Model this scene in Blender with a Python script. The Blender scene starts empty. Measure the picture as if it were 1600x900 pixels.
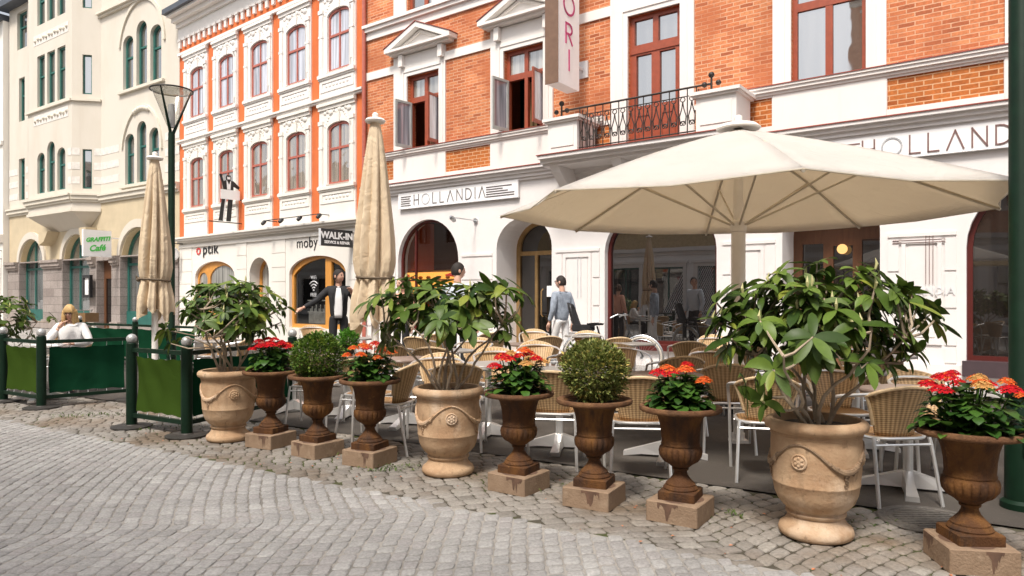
import bpy, bmesh, math, random
from math import sin, cos, pi, radians
from mathutils import Vector, Matrix
random.seed(7)
SC = bpy.context.scene
COL = SC.collection
R = random.uniform

# ---------------------------------------------------------------- materials
def _nt(name):
    m = bpy.data.materials.new(name); m.use_nodes = True
    nt = m.node_tree; nt.nodes.clear()
    out = nt.nodes.new('ShaderNodeOutputMaterial')
    return m, nt, out
def _n(nt, t, **kw):
    n = nt.nodes.new(t)
    for k, v in kw.items():
        if k in n.inputs: n.inputs[k].default_value = v
        else: setattr(n, k, v)
    return n
def c4(c): return (c[0], c[1], c[2], 1.0)
def scl(c, k): return tuple(min(1, x*k) for x in c)
def mat(name, col, rough=.6, metal=0.0, var=.12, scale=6.0, bump=0.0, bscale=40.0, col2=None, spec=.5, island=0.0, detail=6.0, stretch=None):
    """principled surface with procedural mottling, fine bump and optional per-piece variation"""
    m, nt, out = _nt(name); L = nt.links.new
    b = _n(nt, 'ShaderNodeBsdfPrincipled', Roughness=rough, Metallic=metal)
    b.inputs['Specular IOR Level'].default_value = spec
    tc = _n(nt, 'ShaderNodeTexCoord'); vec = tc.outputs['Object']
    if stretch:
        mp = _n(nt, 'ShaderNodeMapping'); mp.inputs['Scale'].default_value = stretch
        L(vec, mp.inputs['Vector']); vec = mp.outputs['Vector']
    nz = _n(nt, 'ShaderNodeTexNoise', Scale=scale, Detail=detail, Roughness=.6); L(vec, nz.inputs['Vector'])
    rp = _n(nt, 'ShaderNodeValToRGB'); L(nz.outputs['Fac'], rp.inputs['Fac'])
    rp.color_ramp.elements[0].position = .32; rp.color_ramp.elements[1].position = .68
    rp.color_ramp.elements[0].color = c4(scl(col, 1-var)) if col2 is None else c4(col2)
    rp.color_ramp.elements[1].color = c4(scl(col, 1+var)) if col2 is None else c4(col)
    csock = rp.outputs['Color']
    if island:
        g = _n(nt, 'ShaderNodeNewGeometry')
        mr = _n(nt, 'ShaderNodeMapRange'); mr.inputs['To Min'].default_value = 1-island; mr.inputs['To Max'].default_value = 1+island
        L(g.outputs['Random Per Island'], mr.inputs['Value'])
        hs = _n(nt, 'ShaderNodeHueSaturation'); L(mr.outputs['Result'], hs.inputs['Value']); L(csock, hs.inputs['Color'])
        csock = hs.outputs['Color']
    L(csock, b.inputs['Base Color'])
    if bump:
        n2 = _n(nt, 'ShaderNodeTexNoise', Scale=bscale, Detail=5.0); L(vec, n2.inputs['Vector'])
        bp = _n(nt, 'ShaderNodeBump', Strength=bump, Distance=.01); L(n2.outputs['Fac'], bp.inputs['Height'])
        L(bp.outputs['Normal'], b.inputs['Normal'])
    L(b.outputs['BSDF'], out.inputs['Surface'])
    return m
def mat_layers(name, base, layers, rough=.8, bump=.4, bscale=60, spec=.25, metal=0.0, island=0):
    """base colour with weathering layers (colour, noise scale, stretch, from, to, strength); every object gets its own patch of the pattern"""
    m, nt, out = _nt(name); L = nt.links.new
    b = _n(nt, 'ShaderNodeBsdfPrincipled', Roughness=rough, Metallic=metal); b.inputs['Specular IOR Level'].default_value = spec
    tc = _n(nt, 'ShaderNodeTexCoord'); oi = _n(nt, 'ShaderNodeObjectInfo'); ml = _n(nt, 'ShaderNodeMath', operation='MULTIPLY'); ml.inputs[1].default_value = 37.0; L(oi.outputs['Random'], ml.inputs[0])
    va = _n(nt, 'ShaderNodeVectorMath', operation='ADD'); L(tc.outputs['Object'], va.inputs[0]); L(ml.outputs[0], va.inputs[1])
    rgb = _n(nt, 'ShaderNodeRGB'); rgb.outputs[0].default_value = c4(base); col = rgb.outputs[0]
    for (c, sc, st, lo, hi, k) in layers:
        mp = _n(nt, 'ShaderNodeMapping'); mp.inputs['Scale'].default_value = st; L(va.outputs[0], mp.inputs['Vector'])
        nz = _n(nt, 'ShaderNodeTexNoise', Scale=sc, Detail=9.0, Roughness=.62); L(mp.outputs[0], nz.inputs['Vector'])
        mr = _n(nt, 'ShaderNodeMapRange'); mr.inputs['From Min'].default_value = lo; mr.inputs['From Max'].default_value = hi; mr.inputs['To Max'].default_value = k; L(nz.outputs['Fac'], mr.inputs['Value'])
        mx = _n(nt, 'ShaderNodeMix', data_type='RGBA'); L(mr.outputs['Result'], mx.inputs['Factor']); L(col, mx.inputs['A']); mx.inputs['B'].default_value = c4(c); col = mx.outputs['Result']
    L(col, b.inputs['Base Color'])
    n2 = _n(nt, 'ShaderNodeTexNoise', Scale=bscale, Detail=6.0); L(va.outputs[0], n2.inputs['Vector']); bp = _n(nt, 'ShaderNodeBump', Strength=bump, Distance=.008); L(n2.outputs['Fac'], bp.inputs['Height']); L(bp.outputs['Normal'], b.inputs['Normal'])
    L(b.outputs['BSDF'], out.inputs['Surface']); return m
def mat_stone_setts(name, cols, stain=None, lo=.8, hi=1.15):
    """single paving stones: one tone per stone, fine grain, wide soft dirt"""
    m, nt, out = _nt(name); L = nt.links.new
    g = _n(nt, 'ShaderNodeNewGeometry'); tc = _n(nt, 'ShaderNodeTexCoord'); rp = _n(nt, 'ShaderNodeValToRGB'); cr = rp.color_ramp
    while len(cr.elements) < len(cols): cr.elements.new(.5)
    for i, c in enumerate(cols): cr.elements[i].position = i/(len(cols)-1); cr.elements[i].color = c4(c)
    L(g.outputs['Random Per Island'], rp.inputs['Fac']); col = rp.outputs['Color']
    def mul(csock, sc, det, a, b):
        nz = _n(nt, 'ShaderNodeTexNoise', Scale=sc, Detail=det, Roughness=.65); L(tc.outputs['Object'], nz.inputs['Vector'])
        mr = _n(nt, 'ShaderNodeMapRange'); mr.inputs['From Min'].default_value = .3; mr.inputs['From Max'].default_value = .7; mr.inputs['To Min'].default_value = a; mr.inputs['To Max'].default_value = b; L(nz.outputs['Fac'], mr.inputs['Value'])
        hs = _n(nt, 'ShaderNodeHueSaturation'); L(csock, hs.inputs['Color']); L(mr.outputs['Result'], hs.inputs['Value']); return hs.outputs['Color'], nz
    if stain:
        ns = _n(nt, 'ShaderNodeTexNoise', Scale=1.2, Detail=6.0); L(tc.outputs['Object'], ns.inputs['Vector']); mr = _n(nt, 'ShaderNodeMapRange'); mr.inputs['From Min'].default_value = .48; mr.inputs['From Max'].default_value = .66; mr.inputs['To Max'].default_value = .8; L(ns.outputs['Fac'], mr.inputs['Value'])
        mx = _n(nt, 'ShaderNodeMix', data_type='RGBA'); L(mr.outputs['Result'], mx.inputs['Factor']); L(col, mx.inputs['A']); mx.inputs['B'].default_value = c4(stain); col = mx.outputs['Result']
    col, nz = mul(col, 55.0, 8.0, .72, 1.25); col, _ = mul(col, .8, 6.0, lo, hi)
    b = _n(nt, 'ShaderNodeBsdfPrincipled', Roughness=.72); b.inputs['Specular IOR Level'].default_value = .35; L(col, b.inputs['Base Color'])
    n2 = _n(nt, 'ShaderNodeTexNoise', Scale=38.0, Detail=8.0); L(tc.outputs['Object'], n2.inputs['Vector']); bp = _n(nt, 'ShaderNodeBump', Strength=.55, Distance=.006); L(n2.outputs['Fac'], bp.inputs['Height']); L(bp.outputs['Normal'], b.inputs['Normal'])
    L(b.outputs['BSDF'], out.inputs['Surface']); return m
def mat_brick(name, cols, mortar, bw=.26, rh=.075, ms=.012, plane='XZ', bump=.35, rough=.8, warp=0.0, wscale=3.0, arc=0.0, arcw=1.6, rot=0.0, smooth=.1, stain=None, moss=None, bdist=.01, wear=0.0):
    m, nt, out = _nt(name); L = nt.links.new
    b = _n(nt, 'ShaderNodeBsdfPrincipled', Roughness=rough); b.inputs['Specular IOR Level'].default_value = .3
    tc = _n(nt, 'ShaderNodeTexCoord')
    sp = _n(nt, 'ShaderNodeSeparateXYZ')
    if rot:
        mp = _n(nt, 'ShaderNodeMapping'); mp.inputs['Rotation'].default_value = (0, 0, rot)
        L(tc.outputs['Object'], mp.inputs['Vector']); L(mp.outputs['Vector'], sp.inputs[0])
    else: L(tc.outputs['Object'], sp.inputs[0])
    cb = _n(nt, 'ShaderNodeCombineXYZ')
    ysock = sp.outputs[plane[1]]
    if arc:
        d = _n(nt, 'ShaderNodeMath', operation='PINGPONG'); d.inputs[1].default_value = arcw/2
        L(sp.outputs['X'], d.inputs[0])
        q = _n(nt, 'ShaderNodeMath', operation='MULTIPLY'); L(d.outputs[0], q.inputs[0]); L(d.outputs[0], q.inputs[1])
        k = _n(nt, 'ShaderNodeMath', operation='MULTIPLY'); L(q.outputs[0], k.inputs[0]); k.inputs[1].default_value = arc
        ad = _n(nt, 'ShaderNodeMath', operation='ADD'); L(ysock, ad.inputs[0]); L(k.outputs[0], ad.inputs[1]); ysock = ad.outputs[0]
    L(sp.outputs['X'], cb.inputs['X']); L(ysock, cb.inputs['Y'])
    vec = cb.outputs[0]
    if warp:
        nw = _n(nt, 'ShaderNodeTexNoise', Scale=wscale, Detail=3.0); L(vec, nw.inputs['Vector'])
        s1 = _n(nt, 'ShaderNodeVectorMath', operation='SUBTRACT'); L(nw.outputs['Color'], s1.inputs[0]); s1.inputs[1].default_value = (.5, .5, .5)
        s2 = _n(nt, 'ShaderNodeVectorMath', operation='SCALE'); L(s1.outputs[0], s2.inputs[0]); s2.inputs['Scale'].default_value = warp
        s3 = _n(nt, 'ShaderNodeVectorMath', operation='ADD'); L(vec, s3.inputs[0]); L(s2.outputs[0], s3.inputs[1]); vec = s3.outputs[0]
    br = _n(nt, 'ShaderNodeTexBrick', Scale=1.0)
    br.inputs['Brick Width'].default_value = bw; br.inputs['Row Height'].default_value = rh
    br.inputs['Mortar Size'].default_value = ms; br.inputs['Mortar Smooth'].default_value = smooth; br.inputs['Bias'].default_value = 0
    br.inputs['Color1'].default_value = (0, 0, 0, 1); br.inputs['Color2'].default_value = (1, 1, 1, 1); br.inputs['Mortar'].default_value = (.5, .5, .5, 1)
    L(vec, br.inputs['Vector'])
    rp = _n(nt, 'ShaderNodeValToRGB'); cr = rp.color_ramp
    while len(cr.elements) < len(cols): cr.elements.new(.5)
    for i, c in enumerate(cols): cr.elements[i].position = i/(len(cols)-1); cr.elements[i].color = c4(c)
    L(br.outputs['Color'], rp.inputs['Fac'])
    nz = _n(nt, 'ShaderNodeTexNoise', Scale=22.0, Detail=5.0); L(tc.outputs['Object'], nz.inputs['Vector'])
    nb = _n(nt, 'ShaderNodeTexNoise', Scale=.8, Detail=4.0); L(tc.outputs['Object'], nb.inputs['Vector'])
    def mul(csock, fsock, lo, hi):
        mr = _n(nt, 'ShaderNodeMapRange'); mr.inputs['From Min'].default_value = .3; mr.inputs['From Max'].default_value = .7
        mr.inputs['To Min'].default_value = lo; mr.inputs['To Max'].default_value = hi; L(fsock, mr.inputs['Value'])
        hs = _n(nt, 'ShaderNodeHueSaturation'); L(csock, hs.inputs['Color']); L(mr.outputs['Result'], hs.inputs['Value']); return hs.outputs['Color']
    col = mul(rp.outputs['Color'], nz.outputs['Fac'], .82, 1.18)
    mx = _n(nt, 'ShaderNodeMix', data_type='RGBA'); L(br.outputs['Fac'], mx.inputs['Factor']); L(col, mx.inputs['A']); mx.inputs['B'].default_value = c4(mortar)
    col = mx.outputs['Result']
    if moss:
        nm = _n(nt, 'ShaderNodeTexNoise', Scale=1.7, Detail=3.0); L(tc.outputs['Object'], nm.inputs['Vector'])
        r2 = _n(nt, 'ShaderNodeValToRGB'); r2.color_ramp.elements[0].position = .48; r2.color_ramp.elements[1].position = .6; L(nm.outputs['Fac'], r2.inputs['Fac'])
        ml = _n(nt, 'ShaderNodeMath', operation='MULTIPLY'); L(r2.outputs['Color'], ml.inputs[0]); L(br.outputs['Fac'], ml.inputs[1])
        m2 = _n(nt, 'ShaderNodeMix', data_type='RGBA'); L(ml.outputs[0], m2.inputs['Factor']); L(col, m2.inputs['A']); m2.inputs['B'].default_value = c4(moss); col = m2.outputs['Result']
    if stain:
        nm = _n(nt, 'ShaderNodeTexNoise', Scale=1.1, Detail=5.0); L(tc.outputs['Object'], nm.inputs['Vector'])
        r2 = _n(nt, 'ShaderNodeValToRGB'); r2.color_ramp.elements[0].position = .47; r2.color_ramp.elements[1].position = .66
        r2.color_ramp.elements[1].color = (.75, .75, .75, 1); L(nm.outputs['Fac'], r2.inputs['Fac'])
        m2 = _n(nt, 'ShaderNodeMix', data_type='RGBA'); L(r2.outputs['Color'], m2.inputs['Factor']); L(col, m2.inputs['A']); m2.inputs['B'].default_value = c4(stain); col = m2.outputs['Result']
    col = mul(col, nb.outputs['Fac'], .86, 1.12)
    L(col, b.inputs['Base Color'])
    inv = _n(nt, 'ShaderNodeMath', operation='SUBTRACT'); inv.inputs[0].default_value = 1.0; L(br.outputs['Fac'], inv.inputs[1])
    h2 = _n(nt, 'ShaderNodeMath', operation='MULTIPLY_ADD'); L(nz.outputs['Fac'], h2.inputs[0]); h2.inputs[1].default_value = .35; L(inv.outputs[0], h2.inputs[2])
    h3 = _n(nt, 'ShaderNodeMath', operation='MULTIPLY_ADD'); L(br.outputs['Color'], h3.inputs[0]); h3.inputs[1].default_value = wear; L(h2.outputs[0], h3.inputs[2])
    bp = _n(nt, 'ShaderNodeBump', Strength=bump, Distance=bdist); L(h3.outputs[0], bp.inputs['Height'])
    L(bp.outputs['Normal'], b.inputs['Normal'])
    L(b.outputs['BSDF'], out.inputs['Surface'])
    return m
def mat_setts(name, cols, joint, lx=.13, ly=.105, jw=.05, rnd=.55, warp=.05, wscale=2.0, rot=0.0, arc=0.0, arcw=2.0, bump=.6, rough=.75, moss=None, stain=None, bdist=.015, big=(.86,1.12)):
    """irregular rounded paving stones laid in staggered courses (2-D cells on a jittered grid)"""
    m, nt, out = _nt(name); L = nt.links.new
    def MA(op, a, b=None, c=None):
        q = _n(nt, 'ShaderNodeMath', operation=op)
        for i, x in enumerate((a, b, c)):
            if x is None: continue
            if hasattr(x, 'links'): L(x, q.inputs[i])
            else: q.inputs[i].default_value = x
        return q.outputs[0]
    b = _n(nt, 'ShaderNodeBsdfPrincipled', Roughness=rough); b.inputs['Specular IOR Level'].default_value = .3
    tc = _n(nt, 'ShaderNodeTexCoord'); mp = _n(nt, 'ShaderNodeMapping'); mp.inputs['Rotation'].default_value = (0,0,rot); L(tc.outputs['Object'], mp.inputs['Vector'])
    nw = _n(nt, 'ShaderNodeTexNoise', Scale=wscale, Detail=2.0); L(mp.outputs[0], nw.inputs['Vector'])
    s1 = _n(nt, 'ShaderNodeVectorMath', operation='SUBTRACT'); L(nw.outputs['Color'], s1.inputs[0]); s1.inputs[1].default_value = (.5,.5,.5)
    s2 = _n(nt, 'ShaderNodeVectorMath', operation='SCALE'); L(s1.outputs[0], s2.inputs[0]); s2.inputs['Scale'].default_value = warp
    s3 = _n(nt, 'ShaderNodeVectorMath', operation='ADD'); L(mp.outputs[0], s3.inputs[0]); L(s2.outputs[0], s3.inputs[1])
    sp = _n(nt, 'ShaderNodeSeparateXYZ'); L(s3.outputs[0], sp.inputs[0]); x, y = sp.outputs[0], sp.outputs[1]
    if arc:
        d = MA('PINGPONG', x, arcw/2); y = MA('ADD', y, MA('MULTIPLY', MA('MULTIPLY', d, d), arc))
    ys = MA('DIVIDE', y, ly); row = MA('FLOOR', ys); off = MA('MULTIPLY', MA('PINGPONG', row, 1.0), .5); xs = MA('ADD', MA('DIVIDE', x, lx), off)
    cb = _n(nt, 'ShaderNodeCombineXYZ'); L(xs, cb.inputs[0]); L(ys, cb.inputs[1])
    v1 = _n(nt, 'ShaderNodeTexVoronoi', voronoi_dimensions='2D', feature='F1', Scale=1.0, Randomness=rnd); L(cb.outputs[0], v1.inputs['Vector'])
    v2 = _n(nt, 'ShaderNodeTexVoronoi', voronoi_dimensions='2D', feature='DISTANCE_TO_EDGE', Scale=1.0, Randomness=rnd); L(cb.outputs[0], v2.inputs['Vector'])
    nz = _n(nt, 'ShaderNodeTexNoise', Scale=24.0, Detail=6.0); L(tc.outputs['Object'], nz.inputs['Vector'])
    nb = _n(nt, 'ShaderNodeTexNoise', Scale=.7, Detail=5.0); L(tc.outputs['Object'], nb.inputs['Vector'])
    edge = MA('ADD', v2.outputs['Distance'], MA('MULTIPLY', MA('SUBTRACT', nz.outputs['Fac'], .5), .07))
    st = _n(nt, 'ShaderNodeMapRange', interpolation_type='SMOOTHSTEP'); st.inputs['From Min'].default_value = jw*.35; st.inputs['From Max'].default_value = jw*1.9; L(edge, st.inputs['Value'])
    dome = _n(nt, 'ShaderNodeMapRange', interpolation_type='SMOOTHSTEP'); dome.inputs['From Min'].default_value = 0; dome.inputs['From Max'].default_value = .28; L(edge, dome.inputs['Value'])
    sc_ = _n(nt, 'ShaderNodeSeparateColor'); L(v1.outputs['Color'], sc_.inputs[0])
    rp = _n(nt, 'ShaderNodeValToRGB'); cr = rp.color_ramp
    while len(cr.elements) < len(cols): cr.elements.new(.5)
    for i, c in enumerate(cols): cr.elements[i].position = i/(len(cols)-1); cr.elements[i].color = c4(c)
    L(sc_.outputs[0], rp.inputs['Fac'])
    def mul(csock, fsock, lo, hi):
        mr = _n(nt, 'ShaderNodeMapRange'); mr.inputs['From Min'].default_value = .3; mr.inputs['From Max'].default_value = .7; mr.inputs['To Min'].default_value = lo; mr.inputs['To Max'].default_value = hi; L(fsock, mr.inputs['Value'])
        hs = _n(nt, 'ShaderNodeHueSaturation'); L(csock, hs.inputs['Color']); L(mr.outputs['Result'], hs.inputs['Value']); return hs.outputs['Color']
    def mix(f, A, B):
        q = _n(nt, 'ShaderNodeMix', data_type='RGBA'); L(f, q.inputs['Factor']); L(A, q.inputs['A'])
        if hasattr(B, 'links'): L(B, q.inputs['B'])
        else: q.inputs['B'].default_value = c4(B)
        return q.outputs['Result']
    def ramp(sock, a, c, top=1.0):
        q = _n(nt, 'ShaderNodeMapRange'); q.inputs['From Min'].default_value = a; q.inputs['From Max'].default_value = c; q.inputs['To Max'].default_value = top; L(sock, q.inputs['Value']); return q.outputs['Result']
    col = mul(rp.outputs['Color'], nz.outputs['Fac'], .78, 1.2)
    inv = MA('SUBTRACT', 1.0, st.outputs['Result'])
    jn = _n(nt, 'ShaderNodeTexNoise', Scale=1.3, Detail=4.0); L(tc.outputs['Object'], jn.inputs['Vector'])
    jc = _n(nt, 'ShaderNodeRGB'); jc.outputs[0].default_value = c4(joint); jcol = jc.outputs[0]
    if moss: jcol = mix(ramp(jn.outputs['Fac'], .46, .58), jcol, moss)
    else: jcol = mix(ramp(jn.outputs['Fac'], .42, .62), jcol, scl(joint, .38))
    if stain:
        nm = _n(nt, 'ShaderNodeTexNoise', Scale=1.25, Detail=6.0); L(mp.outputs[0], nm.inputs['Vector']); col = mix(ramp(nm.outputs['Fac'], .46, .66, .85), col, stain)
    col = mix(inv, col, jcol); col = mul(col, nb.outputs['Fac'], *big)
    L(col, b.inputs['Base Color'])
    h = MA('MULTIPLY_ADD', nz.outputs['Fac'], .22, MA('MULTIPLY_ADD', sc_.outputs[1], .25, dome.outputs['Result']))
    bp = _n(nt, 'ShaderNodeBump', Strength=bump, Distance=bdist); L(h, bp.inputs['Height']); L(bp.outputs['Normal'], b.inputs['Normal'])
    L(b.outputs['BSDF'], out.inputs['Surface']); return m
def mat_weave(name, col, col2, sx=70, sz=90):
    """woven wicker: two crossed wave bands"""
    m, nt, out = _nt(name); L = nt.links.new
    b = _n(nt, 'ShaderNodeBsdfPrincipled', Roughness=.5)
    tc = _n(nt, 'ShaderNodeTexCoord')
    w1 = _n(nt, 'ShaderNodeTexWave', Scale=sx/6.28, Distortion=.4); w1.bands_direction = 'X'; L(tc.outputs['UV'], w1.inputs['Vector'])
    w2 = _n(nt, 'ShaderNodeTexWave', Scale=sz/6.28, Distortion=.6); w2.bands_direction = 'Y'; L(tc.outputs['UV'], w2.inputs['Vector'])
    mu = _n(nt, 'ShaderNodeMath', operation='MULTIPLY_ADD'); L(w2.outputs['Fac'], mu.inputs[0]); mu.inputs[1].default_value = .45; 
    m5 = _n(nt, 'ShaderNodeMath', operation='MULTIPLY'); L(w1.outputs['Fac'], m5.inputs[0]); m5.inputs[1].default_value = .55; L(m5.outputs[0], mu.inputs[2])
    nz = _n(nt, 'ShaderNodeTexNoise', Scale=14.0, Detail=3.0); L(tc.outputs['Object'], nz.inputs['Vector'])
    mx = _n(nt, 'ShaderNodeMix', data_type='RGBA'); L(mu.outputs[0], mx.inputs['Factor']); mx.inputs['A'].default_value = c4(col2); mx.inputs['B'].default_value = c4(col)
    hs = _n(nt, 'ShaderNodeHueSaturation'); L(mx.outputs['Result'], hs.inputs['Color'])
    mr = _n(nt, 'ShaderNodeMapRange'); mr.inputs['To Min'].default_value = .75; mr.inputs['To Max'].default_value = 1.25; L(nz.outputs['Fac'], mr.inputs['Value']); L(mr.outputs['Result'], hs.inputs['Value'])
    L(hs.outputs['Color'], b.inputs['Base Color'])
    bp = _n(nt, 'ShaderNodeBump', Strength=.5, Distance=.006); L(mu.outputs[0], bp.inputs['Height']); L(bp.outputs['Normal'], b.inputs['Normal'])
    L(b.outputs['BSDF'], out.inputs['Surface']); return m
def mat_cloth(name, col, trans=.35, var=.06, tcol=None, bmp=.6):
    m, nt, out = _nt(name); L = nt.links.new
    tc = _n(nt, 'ShaderNodeTexCoord'); nz = _n(nt, 'ShaderNodeTexNoise', Scale=2.5, Detail=6.0); L(tc.outputs['Object'], nz.inputs['Vector'])
    rp = _n(nt, 'ShaderNodeValToRGB'); rp.color_ramp.elements[0].position = .3; rp.color_ramp.elements[1].position = .7
    rp.color_ramp.elements[0].color = c4(scl(col, 1-var)); rp.color_ramp.elements[1].color = c4(scl(col, 1+var)); L(nz.outputs['Fac'], rp.inputs['Fac'])
    n2 = _n(nt, 'ShaderNodeTexNoise', Scale=4.0, Detail=7.0, Distortion=1.6); L(tc.outputs['Object'], n2.inputs['Vector'])
    bp = _n(nt, 'ShaderNodeBump', Strength=bmp, Distance=.045); L(n2.outputs['Fac'], bp.inputs['Height'])
    d = _n(nt, 'ShaderNodeBsdfDiffuse'); t = _n(nt, 'ShaderNodeBsdfTranslucent'); mx = _n(nt, 'ShaderNodeMixShader')
    mx.inputs[0].default_value = trans
    L(rp.outputs['Color'], d.inputs['Color'])
    if tcol: t.inputs['Color'].default_value = c4(tcol)
    else: L(rp.outputs['Color'], t.inputs['Color'])
    L(bp.outputs['Normal'], d.inputs['Normal'])
    L(d.outputs[0], mx.inputs[1]); L(t.outputs[0], mx.inputs[2]); L(mx.outputs[0], out.inputs['Surface']); return m
def mat_glass(name, tint=(.6, .62, .6), ior=1.6, rough=.01, wob=.02):
    """thin shop glass: see-through with fresnel mirror"""
    m, nt, out = _nt(name); L = nt.links.new
    lw = _n(nt, 'ShaderNodeLayerWeight', Blend=.5); pw = _n(nt, 'ShaderNodeMath', operation='POWER'); L(lw.outputs['Facing'], pw.inputs[0]); pw.inputs[1].default_value = 3.0
    fr = _n(nt, 'ShaderNodeMath', operation='MULTIPLY_ADD'); L(pw.outputs[0], fr.inputs[0]); fr.inputs[1].default_value = .6; fr.inputs[2].default_value = ior-1.5; gl = _n(nt, 'ShaderNodeBsdfGlossy', Roughness=rough); tr = _n(nt, 'ShaderNodeBsdfTransparent'); tr.inputs[0].default_value = c4(tint)
    tc = _n(nt, 'ShaderNodeTexCoord'); nz = _n(nt, 'ShaderNodeTexNoise', Scale=1.3, Detail=1.0); L(tc.outputs['Object'], nz.inputs['Vector'])
    bp = _n(nt, 'ShaderNodeBump', Strength=wob, Distance=.1); L(nz.outputs['Fac'], bp.inputs['Height']); L(bp.outputs['Normal'], gl.inputs['Normal'])
    mx = _n(nt, 'ShaderNodeMixShader'); L(fr.outputs[0], mx.inputs[0]); L(tr.outputs[0], mx.inputs[1]); L(gl.outputs[0], mx.inputs[2]); L(mx.outputs[0], out.inputs['Surface']); return m
def mat_pane(name, col, refl=.35, rough=.02, wob=.03):
    """upper window glass: dark room behind, strong mirror of the street"""
    m, nt, out = _nt(name); L = nt.links.new
    d = _n(nt, 'ShaderNodeBsdfDiffuse'); gl = _n(nt, 'ShaderNodeBsdfGlossy', Roughness=rough)
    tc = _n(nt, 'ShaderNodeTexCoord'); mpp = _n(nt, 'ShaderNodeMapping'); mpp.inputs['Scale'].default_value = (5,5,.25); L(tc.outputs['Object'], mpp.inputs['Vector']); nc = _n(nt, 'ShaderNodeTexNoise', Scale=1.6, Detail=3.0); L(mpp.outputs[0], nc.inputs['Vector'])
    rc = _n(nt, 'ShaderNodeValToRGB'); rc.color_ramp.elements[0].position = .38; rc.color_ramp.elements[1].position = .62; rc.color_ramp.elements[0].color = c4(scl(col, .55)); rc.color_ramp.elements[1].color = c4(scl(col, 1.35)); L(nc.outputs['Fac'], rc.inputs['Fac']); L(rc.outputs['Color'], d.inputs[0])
    nz = _n(nt, 'ShaderNodeTexNoise', Scale=2.3, Detail=1.0); L(tc.outputs['Object'], nz.inputs['Vector'])
    bp = _n(nt, 'ShaderNodeBump', Strength=wob, Distance=.1); L(nz.outputs['Fac'], bp.inputs['Height']); L(bp.outputs['Normal'], gl.inputs['Normal'])
    mx = _n(nt, 'ShaderNodeMixShader'); mx.inputs[0].default_value = refl; L(d.outputs[0], mx.inputs[1]); L(gl.outputs[0], mx.inputs[2]); L(mx.outputs[0], out.inputs['Surface']); return m
def mat_emit(name, col, s):
    m, nt, out = _nt(name); e = _n(nt, 'ShaderNodeEmission', Strength=s); e.inputs[0].default_value = c4(col); nt.links.new(e.outputs[0], out.inputs['Surface']); return m
def mat_leaf(name, col, col2, rough=.38, trans=.25, island=.35, spec=.3):
    m, nt, out = _nt(name); L = nt.links.new
    g = _n(nt, 'ShaderNodeNewGeometry')
    rp = _n(nt, 'ShaderNodeValToRGB'); rp.color_ramp.elements[0].color = c4(col); rp.color_ramp.elements[1].color = c4(col2); rp.color_ramp.elements[1].position = .86; e3 = rp.color_ramp.elements.new(1.0); e3.color = c4((col2[0]*1.9, col2[1]*1.35, col2[2]*1.3)); L(g.outputs['Random Per Island'], rp.inputs['Fac'])
    tc = _n(nt, 'ShaderNodeTexCoord'); nz = _n(nt, 'ShaderNodeTexNoise', Scale=30.0, Detail=2.0); L(tc.outputs['Object'], nz.inputs['Vector'])
    hs = _n(nt, 'ShaderNodeHueSaturation'); mr = _n(nt, 'ShaderNodeMapRange'); mr.inputs['To Min'].default_value = .8; mr.inputs['To Max'].default_value = 1.2
    L(nz.outputs['Fac'], mr.inputs['Value']); L(mr.outputs['Result'], hs.inputs['Value']); L(rp.outputs['Color'], hs.inputs['Color'])
    b = _n(nt, 'ShaderNodeBsdfPrincipled', Roughness=rough); L(hs.outputs['Color'], b.inputs['Base Color']); b.inputs['Specular IOR Level'].default_value = spec
    t = _n(nt, 'ShaderNodeBsdfTranslucent'); L(hs.outputs['Color'], t.inputs[0]); mx = _n(nt, 'ShaderNodeMixShader'); mx.inputs[0].default_value = trans
    L(b.outputs[0], mx.inputs[1]); L(t.outputs[0], mx.inputs[2]); L(mx.outputs[0], out.inputs['Surface']); return m

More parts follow.
